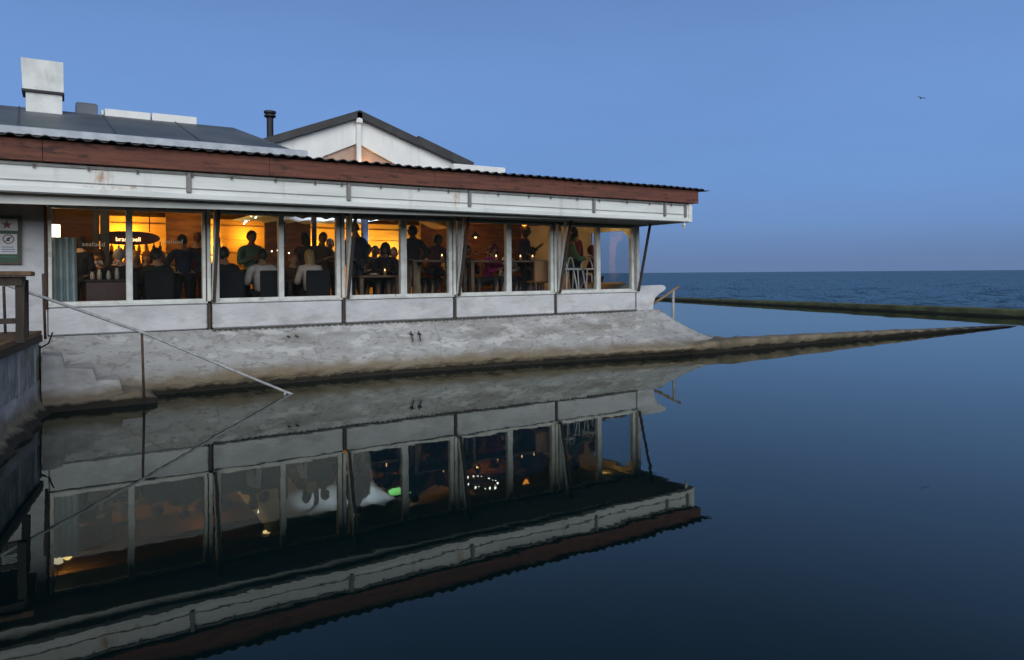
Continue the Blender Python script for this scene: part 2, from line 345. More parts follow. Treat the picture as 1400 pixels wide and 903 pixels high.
fs_ = [(i*(NR+1)+j, (i+1)*(NR+1)+j, (i+1)*(NR+1)+j+1, i*(NR+1)+j+1) for i in range(NA) for j in range(NR)]
mb.add(vs_, fs_); tag(mb.build('sea', M_sea, smooth=True), kind='structure')
# mountain side behind the shore, over the camera's shoulder
mb = MB(); nx, ny = 70, 14
vs_ = [(-700+1700*i/nx, -70-500*j/ny, -1+(j/ny)**.75*(58+22*fbm(i*.12, 2, 0)+9*fbm(i*.5, j*.4))) for i in range(nx+1) for j in range(ny+1)]
mb.add(vs_, [(i*(ny+1)+j, (i+1)*(ny+1)+j, (i+1)*(ny+1)+j+1, i*(ny+1)+j+1) for i in range(nx) for j in range(ny)])
tag(mb.build('hills', mat('hill_scrub', (.05, .06, .035), .95, (.03, .035, .025), .05), smooth=True), kind='structure')

# ------------------------------------------------------------------ the restaurant building
B = thing('restaurant', 'long white waterfront restaurant with lit windows and rust red roof edge', 'restaurant')
BX = [-.17, 2.06, 4.34, 6.62, 9.09, 11.42]       # bay lines
# left wall beside the windows, sill panels, header
mb = MB(); mb.box(-9, -.185, -.04, .12, .93, 2.97); mb.build('wall', M_plaster, B)
for i in range(5):
    x0, x1 = BX[i], BX[i+1]
    mb = MB(); mb.cbox(x0+(.0 if i == 0 else .05), x1-.03, -.06, .1, .955, 1.375, .02); mb.build('sill_panel', M_plaster, B)
    mb = MB(); mb.cbox(x0+(.0 if i == 0 else .045), x1-.025, -.085, .1, 1.378, 1.412, .008); mb.build('window_sill', M_frame, B)
mb = MB(); mb.box(-.18, 11.44, -.03, .1, 2.90, 3.28); mb.build('window_header', mat('header_paint', (.30, .31, .29), .6, (.18, .18, .17), 3, (.4, 1, 1)), B)
# bay windows: two sliding leaves with a mullion
for i in range(5):
    x0 = BX[i]+(.0 if i == 0 else .085); x1 = BX[i+1]-(.05 if i < 4 else .06); z0, z1 = 1.413, 2.90
    xm = (x0+x1)/2+(-.02 if i == 0 else .02); fw = .05 if i == 0 else .075
    mb = MB()
    mb.cbox(x0, x0+fw, -.06, .05, z0, z1, .006); mb.cbox(x1-fw, x1, -.06, .05, z0, z1, .006)
    mb.cbox(xm-.045, xm+.045, -.05, .06, z0, z1, .006)
    for a, b in ((x0+fw, xm-.045), (xm+.045, x1-fw)):
        mb.box(a, b, -.045, .04, z0, z0+.045); mb.box(a, b, -.045, .04, z1-.035, z1)
    if i in (2, 3, 4): mb.cbox(xm+.05, xm+.095, -.02, .05, z0, z1, .006)
    wnd = mb.build('window', M_frame, B)
    for a, b in ((x0+fw, xm-.045), (xm+.045, x1-fw)):
        p = MB(); p.box(a, b, -.004, .004, z0+.045, z1-.035); p.build('pane', M_glass, wnd)
# dark posts between the bays and braces that lean out to the eaves
for i in range(0, 6):
    x = BX[i]
    if i == 0: mb = MB(); mb.tube([(x-.03, -.07, 1.36), (x-.03, -.07, 2.9)], .018); mb.build('post', M_dark, B); continue
    mb = MB()
    if i < 5:
        mb.box(x-.018, x+.018, -.05, .06, .95, 1.376); mb.box(x-.06, x-.035, -.02, .06, 1.414, 2.95); mb.build('post', M_dark, B)
        mb = MB(); mb.cbox(x-.03, x+.03, -.07, .04, 1.414, 2.93, .006); mb.build('white_post', M_frame, B)
        mb = MB(); mb.beam((x+.045, -.10, 1.44), (x+.045, -.38, 2.95), .055, .03, (1, 0, 0)); mb.build('slanted_board', M_frame, B)
    lean = .40
    mb = MB(); mb.beam((x+.01+.05*(i < 5), -.12, 1.40), (x+.02+.06*(i < 5), -.12-lean, 2.95), .04, .05, (1, 0, 0)); mb.build('brace', M_dark, B)
# seaward end: corner posts, end wall with its own window
mb = MB(); mb.cbox(11.37, 11.41, .02, .1, 1.40, 2.93, .008); mb.cbox(11.46, 11.54, -.05, .05, 1.40, 2.93, .008); mb.build('corner_post', M_frame, B)
mb = MB(); mb.box(11.43, 11.53, .06, 6.2, .95, 1.50); mb.box(11.43, 11.53, .06, 6.2, 2.90, 3.28); mb.box(11.43, 11.53, 1.75, 6.2, 1.5, 2.9)
mb.build('end_wall', M_plaster, B)
mb = MB(); mb.box(11.45, 11.51, .06, .12, 1.5, 2.9); mb.box(11.45, 11.51, 1.69, 1.75, 1.5, 2.9); mb.box(11.45, 11.51, .12, 1.69, 1.5, 1.55); mb.box(11.45, 11.51, .12, 1.69, 2.85, 2.9)
mb.add([(11.452, .12, 2.85), (11.452, .12, 2.60), (11.452, .48, 2.85), (11.508, .12, 2.85), (11.508, .12, 2.60), (11.508, .48, 2.85)], [(0, 1, 2), (5, 4, 3), (0, 3, 4, 1), (1, 4, 5, 2), (2, 5, 3, 0)])
ew = mb.build('window', M_frame, B); p = MB(); p.box(11.477, 11.483, .12, 1.69, 1.55, 2.85); p.build('pane', M_glass, ew)
mb = MB(); mb.cbox(10.6, 11.42, .30, 1.0, 1.56, 1.61, .01); mb.build('ledge', mat('ledge_wood', (.45, .22, .07), .5, (.30, .14, .05), 4, (.3, 2, 1)), B)
# pointed joint at the foot of the panels
mb = MB(); x = 2.1; up = [(2.09, .940)]
while x < 11.4:
    l = random.uniform(.045, .075); d_ = random.uniform(.918, .926); up += [(x, .940), (x+.008, d_), (x+l-.008, d_), (x+l, .940)]; x += l+random.uniform(.03, .05)
mb.prism([(2.09, .953)]+up+[(x, .940), (x, .953)], 'y', -.088, -.04)
mb.build('mortar_joint', mat('mortar_dark', (.09, .085, .08), .9), B)
M_clip = mat('clip_dark', (.10, .09, .08), .6)
for k in range(22):
    x = -.9+.60*k+random.uniform(-.12, .12)
    mb = MB(); mb.cbox(x, x+.03, -1.436, -1.4265, 3.27, 3.325, .003); mb.build('rail_clip', M_clip, B)
# soffit, eaves box, fascia, corrugated roof
mb = MB(); mb.box(-9, 11.84, -1.33, .9, 2.955, 2.985); mb.build('soffit', M_soffit, B)
mb = MB(); mb.add([(-9, -1.22, 2.705), (9.6, -1.22, 2.925), (9.6, -1.17, 2.925), (-9, -1.17, 2.705), (-9, -1.22, 2.953), (9.6, -1.22, 2.953), (9.6, -1.17, 2.953), (-9, -1.17, 2.953)],
    [(0, 3, 2, 1), (4, 5, 6, 7), (0, 1, 5, 4), (1, 2, 6, 5), (2, 3, 7, 6), (3, 0, 4, 7)]); mb.build('soffit_beam', M_beam, B)
mb = MB()
mb.prism([(-1.40, 2.94), (-1.43, 2.955), (-1.43, 3.02), (-1.40, 3.035), (-1.40, 3.345), (-1.34, 3.345), (-1.34, 2.94)], 'x', -9, 11.80)
mb.cbox(11.74, 11.84, -1.44, -1.30, 2.938, 3.35, .01)
mb.box(11.76, 11.83, -1.30, .3, 2.94, 3.345)
mb.box(-9, 11.80, -1.335, -1.30, 3.30, 3.64)
eb = mb.build('eaves_box', M_white, B)
mb = MB(); mb.box(-9, 11.70, -1.425, -1.404, 3.30, 3.325); mb.box(-9, 11.70, -1.412, -1.404, 3.10, 3.112)
mb.build('eaves_rail', mat('eaves_rail_grey', (.30, .31, .30), .6, (.20, .20, .19), 8), B)
for x in (1.55, 3.95, 6.2, 9.05, 11.0, 11.62):
    mb = MB(); mb.box(x, x+.045, -1.445, -1.405, 3.05, 3.33); mb.box(x-.012, x+.057, -1.425, -1.404, 3.05, 3.33); mb.build('eaves_bracket', mat('bracket_grey', (.22, .225, .22), .6), B)
mb = MB(); mb.lathe([(.035, -.10), (.04, -.06), (.03, -.03), (.02, 0)], (11.66, -1.36, 2.94), 10); mb.ball((11.66, -1.36, 2.83), (.03, .03, .045)); mb.build('eaves_lamp', M_frame, B, True)
xs = [-9.0, -3.3, -.2, 2.7, 5.5, 8.3, 11.97]
for i in range(6):
    mb = MB(); mb.cbox(xs[i]+(.0015 if i else 0), xs[i+1]-.0015, -1.50, -1.452, 3.355, 3.635, .006); mb.build('fascia_board', M_red, B)
mb = MB(); mb.cbox(11.90, 11.965, -1.44, 1.0, 3.36, 3.63, .006); mb.build('fascia_board', M_red, B)
mb = MB(); pts = []; x = -4.0; k = 0; N = 16
vs_ = []; 
n = int((12.22+9)/.03)
for i in range(n+1):
    x = -9+i*.03; ph = (x % .19)/.19; h = .028 if ph < .28 else (.028*(1-(ph-.28)/.2) if ph < .48 else (0 if ph < .8 else .028*(ph-.8)/.2))
    drop = -.03*max(0, (x-11.95)/.27)
    for y, z in ((-1.60, 3.655), (-.5, 3.72), (6.5, 3.98)): vs_.append((x, y, z+h+drop+.012*fbm(x*.9, y*.5)))
for i in range(n+1):
    for j in range(3): v = vs_[i*3+j]; vs_.append((v[0], v[1], v[2]-.012))
o_ = (n+1)*3
fs_ = [(i*3+j, (i+1)*3+j, (i+1)*3+j+1, i*3+j+1) for i in range(n) for j in range(2)]+[(o_+i*3+j, o_+i*3+j+1, o_+(i+1)*3+j+1, o_+(i+1)*3+j) for i in range(n) for j in range(2)]
fs_ += [(i*3, o_+i*3, o_+(i+1)*3, (i+1)*3) for i in range(n)]
mb.add(vs_, fs_); mb.build('corrugated_roof', M_roofdark, B)
mb = MB(); mb.cbox(8.2, 9.70, 2.95, 3.25, 3.9, 4.56, .02); mb.build('roof_parapet', M_gwhite, B)
# hipped roof of large grey panels with a pale gutter
mb = MB()
e, r1 = 4.09, 5.02
mb.add([(-9, .5, e), (3.72, .5, e), (3.15, 3.5, r1), (-9, 3.5, r1), (3.9, 6.6, e), (-9, 6.6, e), (-9, .5, e-.03), (3.72, .5, e-.03), (3.9, 6.6, e-.03), (-9, 6.6, e-.03)],
       [(0, 1, 2, 3), (1, 4, 2), (3, 2, 4, 5), (6, 9, 8, 7), (0, 6, 7, 1), (1, 7, 8, 4), (5, 4, 8, 9)])
hip = mb.build('hipped_roof', M_roofgrey, B)
mb = MB()
for x in (-1.9, -.55, .8, 2.1): mb.beam((x, .5, e+.006), (x-.1, 3.5, r1+.006), .022, .016)
mb.build('panel_seam', mat('seam_dark', (.06, .065, .07), .5), hip)
mb = MB(); mb.prism([(.40, 4.005), (.40, 4.11), (.43, 4.125), (.49, 4.075), (.55, 4.06), (.55, 4.0)], 'x', -9, 3.84); mb.build('gutter', M_gutter, hip)
mb = MB(); mb.box(-9, 3.6, .6, 6.4, 3.6, 4.04); mb.build('roof_upstand', M_roofdark, hip)
# exhaust duct: two-stage metal hood
mb = MB(); mb.prism([(-.53, 4.6), (.03, 4.6), (.03, 5.21), (-.53, 5.21)], 'y', 2.95, 3.45)
dt = mb.build('exhaust_duct', M_metal, B)
mb = MB()
vs_ = [(-.575, 2.92, 5.245), (.055, 2.92, 5.245), (.055, 3.48, 5.245), (-.575, 3.48, 5.245), (-.60, 2.89, 5.80), (.05, 2.89, 5.80), (.05, 3.5, 5.80), (-.60, 3.5, 5.80)]
mb.add(vs_, [(0, 3, 2, 1), (4, 5, 6, 7), (0, 1, 5, 4), (1, 2, 6, 5), (2, 3, 7, 6), (3, 0, 4, 7)]); mb.build('duct_hood', M_metal, dt)
mb = MB(); mb.box(-.59, .065, 2.90, 3.5, 5.205, 5.247); mb.build('duct_collar', M_black, dt)
mb = MB(); mb.cbox(.25, .62, 3.45, 3.9, 4.85, 5.20, .01); mb.box(.27, .60, 3.47, 3.88, 5.20, 5.22); mb.build('roof_vent', mat('vent_grey', (.12, .15, .19), .5), B)
mb = MB(); mb.box(.68, .72, 3.5, 3.7, 4.95, 5.12); mb.cbox(.74, 1.55, 3.45, 3.9, 4.85, 5.145, .012); mb.cbox(1.575, 2.42, 3.45, 3.9, 4.85, 5.155, .012); mb.build('skylight_box', M_gwhite, B)
mb = MB(); mb.tube([(4.04, 4.0, 4.0), (4.04, 4.0, 5.5)], .075, 14); mb.lathe([(.09, 0), (.13, .03), (.13, .06), (.085, .065), (.085, .10), (.135, .105), (.135, .15), (.05, .17)], (4.04, 4.0, 5.42), 16)
mb.build('chimney_flue', M_black, B, False)
# gabled hall rising behind
G = thing('gabled_hall', 'white gabled hall with dark roof boards behind the restaurant roof', 'building', (0, 3.5, 0))
pk, lf, rt = (5.95, 5.70), (4.00, 4.93), (8.83, 4.72)
def lerp2(a, b, t): return (a[0]+(b[0]-a[0])*t, a[1]+(b[1]-a[1])*t)
mb = MB()
# white boarding left and right, split by the sheeted triangles
mb.prism([(pk[0], pk[1]-.09), lerp2((pk[0], pk[1]-.09), (lf[0]-.2, lf[1]-.14), 1.0), (3.8, 3.9), (5.1, 3.9), (5.1, 4.56), (pk[0], 4.95)], 'y', .03, .12)
mb.prism([(pk[0], pk[1]-.09), (pk[0], 4.95), (7.05, 4.45), (7.05, 3.9), (8.8, 3.9), (8.8, 4.63)], 'y', .03, .12)
mb.box(3.82, 3.92, .13, 8, 3.9, 4.75); mb.box(8.65, 8.75, .13, 8, 3.9, 4.6)
mb.build('wall', M_gwhite, G)
mb = MB(); mb.prism([(5.1, 3.9), (7.05, 3.9), (7.05, 4.45), (pk[0], 4.95), (5.1, 4.56)], 'y', .10, .14); mb.build('gable_window', M_pane2, G)
mb = MB(); mb.ball((6.15, .02, 4.36), (.05, .05, .04)); mb.build('wall_lamp', emit('warm_bulb', (1, .62, .25), 5), G, True)
lamp('wall_lamp_light', (6.15, -.12, 4.40), 4, (1, .6, .25), .04, G)
mb = MB(); mb.cbox(pk[0]-.055, pk[0]+.055, -.06, .03, 3.9, 5.42, .01); mb.cbox(pk[0]-.075, pk[0]+.075, -.12, .03, 5.40, 5.66, .015); mb.build('king_post', M_gwhite, G)
def slab(a, b, th, y0, y1):
    d = Vector((b[0]-a[0], b[1]-a[1])).normalized(); n_ = Vector((-d.y, d.x))
    if n_.y > 0: n_ = -n_
    return ([(a[0], a[1]), (b[0], b[1]), (b[0]+n_.x*th, b[1]+n_.y*th), (a[0]+n_.x*th, a[1]+n_.y*th)], y0, y1)
mb = MB()
for a, b, th in ((pk, (lf[0]-.25, lf[1]-.1), .16), (pk, (7.6, 5.135), .17)):
    po, y0, y1 = slab(a, b, th, -.12, .03); mb.prism(po, 'y', y0, y1)
po, y0, y1 = slab((7.45, 5.235), (9.0, 4.70), .20, -.14, .03); mb.prism(po, 'y', y0, y1)
mb.build('barge_board', M_barge, G)
mb = MB()
mb.prism([(pk[0], pk[1]-.005), (lf[0]-.25, lf[1]-.105), (lf[0]-.25, lf[1]-.17), (pk[0], pk[1]-.07), (8.95, 4.56), (8.95, 4.63)], 'y', .031, 8); mb.build('roof', M_roofdark, G)

# sea wall the building stands on
S = thing('sea_wall', 'stained whitewashed sea wall under the restaurant with dark algae at the waterline', 'wall')
def yb(x):
    P = [(-.8, -.5), (1.2, -.5), (4.7, -.42), (7.6, -.70), (10, -1.10), (11.4, -1.42), (12.6, -1.46), (14, -1.46)]
    for (a, ya), (b, y2) in zip(P, P[1:]):
        if x <= b: return ya+(y2-ya)*max(0, (x-a))/(b-a)
    return -1.46
prof = [(0.0, .945), (.03, .90), (.18, .75), (.36, .58), (.55, .42), (.72, .30), (.86, .235), (.97, .20), (1.0, .165), (.97, .125), (.90, .08), (.88, 0), (.88, -.6)]
nxs = 260; mb = MB(); vs_ = []
for i in range(nxs+1):
    u = i/nxs
    for t, z in prof:
        xr = 12.2+ (0 if t < .05 else .95*(t**1.3)); x = -.8+(xr+.8)*u
        yy = -.055+(yb(x)+.055)*t
        # rounded seaward corner
        if z > .0: yy += .016*fbm(x*1.1, z*2, 1.0)+.010*fbm(x*6, z*8, 2.0)*(t > .3)+(.045*fbm(x*3.5, z*7, 4.0) if .05 < z < .22 else 0)
        zz = z+(.020*fbm(x*1.3, 5)+.02*fbm(x*5, 2))*(t > .6)
        vs_.append((x, yy, zz))
m_ = len(prof)
fs_ = [(i*m_+j, (i+1)*m_+j, (i+1)*m_+j+1, i*m_+j+1) for i in range(nxs) for j in range(m_-1)]
# seaward end face going back, and the top
o_ = len(vs_)
for j in range(m_): v = vs_[nxs*m_+j]; vs_.append((v[0]-.25, 1.6, v[2]))
fs_ += [(nxs*m_+j, o_+j, o_+j+1, nxs*m_+j+1) for j in range(m_-1)]
mb.add(vs_, fs_); mb.add([(-.8, -.05, .945), (12.18, -.055, .945), (11.95, 1.6, .945), (-.8, 1.6, .945)], [(0, 1, 2, 3)])
mb.build('wall_body', M_base, S, True)
mb = MB()
for x in (3.30, 3.44, 5.60, 5.76):
    zc = .78 if x < 4 else .70
    mb.tube([(x, -.17, zc), (x, -.30, zc-.01)], .018, 8)
    if x > 4: mb.tube([(x, -.20, zc+.05), (x, -.30, zc-.14)], .013, 8)
mb.build('drain_pipe', M_dark, S)
mb = MB(); mb.prism([(11.43, .96), (11.43, 1.50), (11.60, 1.52), (12.26, 1.53), (12.35, 1.50), (12.37, 1.44), (12.31, 1.39), (12.14, 1.31), (12.02, 1.22), (11.96, 1.10), (11.95, .94), (11.43, .94)], 'y', -.068, .18)
corb = mb.build('corbel', M_plaster, S)
bv = corb.modifiers.new('b', 'BEVEL'); bv.width = .03; bv.segments = 2; bv.limit_method = 'ANGLE'
# steps down into the pool
ST = thing('concrete_steps', 'worn concrete steps leading down into the water beside the wooden deck', 'steps')
bm = bmesh.new()
poly = [(-.24, .77), (-.01, .76), (.03, .58), (.36, .565), (.40, .385), (.69, .37), (.72, .195), (.97, .18), (1.08, .12), (1.16, .08), (1.16, -.5), (-.24, -.5)]
nn = len(poly); ys = [-1.20+i*.09 for i in range(10)]
mb = MB(); vs_ = []; fine = []
for (a, b) in zip(poly, poly[1:]+poly[:1]):
    k = max(1, int(math.dist(a, b)/.05)); fine += [(a[0]+(b[0]-a[0])*q/k, a[1]+(b[1]-a[1])*q/k) for q in range(k)]
nf = len(fine)
for y in ys:
    for (x, z) in fine:
        j = .015 if z > -.1 else 0
        vs_.append((x+j*fbm(x*4, z*4, y*3), y+j*fbm(z*5, x*5, y), z+j*fbm(x*5, z*2, y*4+9)))
fs_ = [(i*nf+k, i*nf+(k+1) % nf, (i+1)*nf+(k+1) % nf, (i+1)*nf+k) for i in range(len(ys)-1) for k in range(nf)]
fs_ += [tuple(range(nf))]
mb.add(vs_, fs_); mb.build('step_block', M_step, ST)
bm.free()
# stair handrail
H = thing('stair_handrail', 'long grey pipe handrail running down the steps into the water', 'handrail')
mb = MB(); mb.tube([(-1.5, -1.28, 2.10), (-.68, -1.28, 1.765), (-.2, -1.29, 1.56), (.97, -1.32, 1.035), (2.0, -1.42, .50), (3.02, -1.54, -.02), (3.3, -1.57, -.16)], .021, 10); mb.build('rail', M_rail, H, True)
for (x, y, z0, z1) in ((.98, -1.30, .10, 1.02), (-.19, -1.27, 1.0, 1.88), (-.62, -1.28, .8, 1.72)):
    mb = MB(); mb.tube([(x, y, z0), (x-.02, y, z1)], .017, 8); mb.build('post', M_rust, H, True)
mb = MB(); mb.tube([(2.90, -1.53, .06), (2.86, -1.53, -.3)], .018, 8); mb.build('post', M_rail, H, True)
# far handrail by the pool wall
H2 = thing('pool_handrail', 'short slanted handrail on a single post at the seaward end of the building', 'handrail', (13.0, .35, 0))
mb = MB(); mb.tube([(0, 0, .2), (0.02, 0, 1.37)], .035, 8); mb.build('post', M_rail, H2, True)
mb = MB(); mb.tube([(-.72, -.05, 1.06), (-.2, -.02, 1.28), (.02, 0, 1.38), (.22, 0, 1.47)], .032, 8); mb.build('rail', mat('rail_brown', (.30, .20, .12), .6), H2, True)

# pool walls
def strip_wall(name, pts, mats, label, cat, seg=.5):
    """pts: (x, y, top z, width); a rough wall along a line, standing on the pool floor"""
    mb = MB(); vs_ = []; rows = []
    for (a, b) in zip(pts, pts[1:]):
        L = math.dist(a[:2], b[:2]); k = max(2, int(L/seg))
        rows += [tuple(a[q]+(b[q]-a[q])*t/k for q in range(4)) for t in range(k)]
    rows.append(pts[-1])
    for i, (x, y, z, wd) in enumerate(rows):
        j = min(i+1, len(rows)-1); i0 = max(i-1, 0)
        d = Vector((rows[j][0]-rows[i0][0], rows[j][1]-rows[i0][1])).normalized(); nrm = Vector((d.y, -d.x))
        nz = lambda s_: .010*fbm(x*.9, y*.9, s_)+.028*fbm(x*5, y*5, s_+4)
        for (o, h) in ((0, -1.5), (.06, z*.25), (-.02, z*.55), (-.01, z*.92), (.03, z), (wd*.5, z+.02), (wd-.03, z), (wd, z*.8), (wd, -1.5)):
            p = Vector((x, y))-nrm*(o+nz(o*7+h)*(.9 if h > -1 else 0)); vs_.append((p.x, p.y, h+(nz(o+20)*.8*min(1, z*4) if h > -1 else 0)))
    k = 9
    fs_ = [(i*k+j, (i+1)*k+j, (i+1)*k+j+1, i*k+j+1) for i in range(len(rows)-1) for j in range(k-1)]+[tuple(range(k)), tuple((len(rows)-1)*k+j for j in range(k))[::-1]]
    mb.add(vs_, fs_); o = mb.build(name, mats, smooth=True); tag(o, label, cat); return o
strip_wall('pool_wall', [(11.9, -1.45, .22, .9), (13.0, -1.50, .28, .55), (15.6, -1.54, .245, .34), (18.7, -1.62, .185, .32), (22, -1.75, .11, .30), (25.5, -1.85, .04, .30), (28, -1.9, -.12, .3)],
           M_poolwall, 'low brown stone wall dividing the two pools and sinking into the water', 'wall', .22)
strip_wall('outer_pool_wall', [(24.0, -60, .34, 1.1), (31.75, -1, .30, 1.1), (35.03, 21.8, .16, 1.0), (38, 42, .16, 1.0)],
           M_farwall, 'long mossy green outer wall between the tidal pool and the open sea', 'wall', .5)
mb = MB()
for q in range(26):
    x = 12.4+random.uniform(0, 2.0); y = -.6+random.uniform(-.25, 1.2); r = random.uniform(.04, .10)
    mb.ball((x, y, .10+random.uniform(0, .12)), (r*1.5, r, r*.9), 8, 6)
tag(mb.build('rubble', mat('rubble', (.16, .15, .14), .9, (.08, .075, .07), 4, bump=.8), smooth=False), 'heap of grey rubble at the foot of the sea wall', 'rubble', kind='stuff')

# wooden deck on the left
DK = thing('wooden_deck', 'old wooden deck with whitewashed plank side at the left water edge', 'deck')
def dx(y): return -.33+(y+1.4)*.142 if y > -6 else -.98
mb = MB(); n = 22; yq = [-1.0-.24*i for i in range(n+1)]
for i in range(n):
    y1, y0 = yq[i]-.008, yq[i+1]+.008; o = random.uniform(-.012, .012)
    mb.add([(dx(y)-.02*s+o, y, z) for s in (0, 1) for (y, z) in ((y0, .02+random.uniform(-.05, .1)), (y1, .02), (y1, .96), (y0, .96))],
           [(0, 1, 2, 3), (7, 6, 5, 4), (0, 4, 5, 1), (1, 5, 6, 2), (2, 6, 7, 3), (3, 7, 4, 0)])
mb.build('side_plank', M_plank, DK)
mb = MB()
vs_ = [(dx(-.95)+.03, -.95), (dx(-6)+.03, -6), (-.97, -16), (-7, -16), (-7, -.95)]
mb.prism(vs_, 'z', 1.04, 1.10); mb.build('deck_board', M_wood, DK)
mb = MB(); mb.beam((dx(-.95)+.015, -.95, .995), (dx(-6)+.015, -6, .995), .05, .085); mb.build('edge_beam', M_wooddark, DK)
mb = MB(); mb.prism([(dx(-.95)-.06, -.95), (dx(-6)-.06, -6), (-1.1, -16), (-7, -16), (-7, -.95)], 'z', -1.5, .99); mb.build('deck_wall', mat('deck_concrete', (.10, .10, .095), .9, (.05, .05, .045), 2, bump=.6), DK)
mb = MB(); vs_ = []; nq = 60
for i in range(nq+1):
    y = -.95-5.2*i/nq
    for o, z in ((.012, .42), (.03, .24), (.07, .13), (.15, .06), (.20, -.02), (.24, -.4)):
        vs_.append((dx(y)+o*(1+.6*fbm(y*1.5, z*2, 3))+.02*fbm(y*6, z*9), y, z+.05*fbm(y*2, o*8, 1)+.02*fbm(y*9, o*20)))
mb.add(vs_, [(i*6+j, (i+1)*6+j, (i+1)*6+j+1, i*6+j+1) for i in range(nq) for j in range(5)])
mb.build('footing', M_step, DK, True)
# post with wire loops at the end of the deck
mb = MB(); mb.tube([(-.30, -1.02, -.2), (-.28, -1.0, .9)], [.05, .035], 8); mb.tube([(-.28, -1.0, .85), (-.38, -1.0, .98), (-.40, -1.02, 1.12)], .012, 6); mb.tube([(-.28, -1.0, .85), (-.16, -1.0, .92), (-.11, -1.0, 1.07)], .012, 6)
mb.build('mooring_post', M_wooddark, DK)
# rustic table on the deck
T = thing('deck_table', 'rustic brown wooden table with dark legs on the deck at the left edge', 'table', (-.75, -2.6, 1.10))
mb = MB(); mb.cbox(-.55, .47, -.62, .62, .745, .80, .01); mb.build('tabletop', M_wood, T)
mb = MB(); mb.box(-.5, .38, -.55, .55, .64, .742); mb.build('apron', M_wooddark, T)
for sx_ in (-.48, .36):
    for sy in (-.48, .54):
        mb = MB(); mb.cbox(sx_-.045, sx_+.045, sy-.045, sy+.045, 0, .70, .008); mb.build('leg', M_wooddark, T)
mb = MB(); mb.box(-.44, .32, -.5, -.46, .22, .28); mb.build('stretcher', M_wooddark, T)
# notice board
N_ = thing('notice_board', 'dark green framed notice board with two white notices on the left wall', 'notice board', (-.80, -.042, 2.02))
mb = MB(); mb.box(-.30, .28, -.03, 0, .03, .68); mb.build('board', mat('board_green', (.012, .062, .035), .5), N_)
mb = MB()
for a in ((-.33, -.30, 0, .71), (.28, .31, 0, .71), (-.30, .28, 0, .03), (-.30, .28, .68, .71)): mb.box(a[0], a[1], -.042, 0, a[2], a[3])
mb.build('frame', mat('board_frame', (.075, .055, .03), .6), N_)
M_paper = mat('paper', (.70, .70, .72), .7)
mb = MB(); mb.box(-.26, .265, -.034, -.031, .49, .655); pp = mb.build('notice', M_paper, N_)
mb = MB(); st = [(.135+(.070 if k % 2 == 0 else .028)*math.sin(math.pi*k/5), .573+(.070 if k % 2 == 0 else .028)*math.cos(math.pi*k/5)) for k in range(10)]
mb.prism(st, 'y', -.037, -.0345); mb.build('star', mat('star_red', (.20, .06, .05), .6), pp)
mb = MB(); mb.box(.05, .255, -.034, -.031, .15, .44); pp = mb.build('notice', M_paper, N_)
mb = MB(); C0 = (.152, .365)
ring = [(C0[0]+r_*math.cos(2*math.pi*k/28), -.0355, C0[1]+r_*math.sin(2*math.pi*k/28)) for r_ in (.070, .056) for k in range(28)]
mb.add(ring, [(k, (k+1) % 28, 28+(k+1) % 28, 28+k) for k in range(28)])
mb.prism([(C0[0]+.045, C0[1]+.05), (C0[0]+.053, C0[1]+.042), (C0[0]-.045, C0[1]-.05), (C0[0]-.053, C0[1]-.042)], 'y', -.0385, -.036)
mb.prism([(C0[0]-.03, C0[1]-.03), (C0[0]-.02, C0[1]+.01), (C0[0]+.012, C0[1]+.036), (C0[0]+.03, C0[1]+.015), (C0[0]+.01, C0[1]-.008), (C0[0]+.022, C0[1]-.034)], 'y', -.0375, -.0345, 1)
mb.build('sign_mark', [mat('mark_red', (.14, .06, .09), .6), mat('mark_dark', (.08, .06, .08), .6)], pp)
mb = MB()
for r_ in range(3): mb.box(.075, .232-.02*(r_ == 2), -.0365, -.0345, .178+.033*r_, .192+.033*r_)
mb.build('printed_text', mat('print_blue', (.22, .27, .38), .7), pp)
mb = MB(); mb.box(-.28, .26, -.034, -.031, .105, .113); mb.build('board_strip', mat('strip_green', (.10, .25, .20), .5), N_)

# gull
GL = MB()
gb = [(0, -.22, 0), (0, -.1, .02), (0, .06, .02), (0, .2, 0)]
GL.tube([(-.22, 0, 0), (-.12, 0, .01), (.0, 0, .01), (.12, 0, .02), (.2, 0, .03), (.25, 0, .02)], [.012, .05, .06, .045, .03, .006], 10)
for s in (-1, 1):
    w_ = [(.06, 0, .03), (.09, .16*s, .14), (.05, .34*s, .13), (-.06, .50*s, .02), (-.10, .52*s, 0), (-.07, .32*s, .115), (-.06, .16*s, .12), (-.07, 0, .03)]
    GL.add([(x, y, z+.006) for x, y, z in w_]+[(x, y, z-.006) for x, y, z in w_], [tuple(range(8)), tuple(range(8, 16))[::-1]]+[(k, k+8, (k+1) % 8+8, (k+1) % 8) for k in range(8)])
g = GL.build('seagull', mat('gull_grey', (.10, .11, .13), .8, (.05, .055, .06), 6), None, True, (61.2, 19.7, 16.3)); g.rotation_euler = (.25, 0, .95); g.scale = (.8, .8, .8)
tag(g, 'small dark seagull gliding alone in the sky over the sea', 'bird')

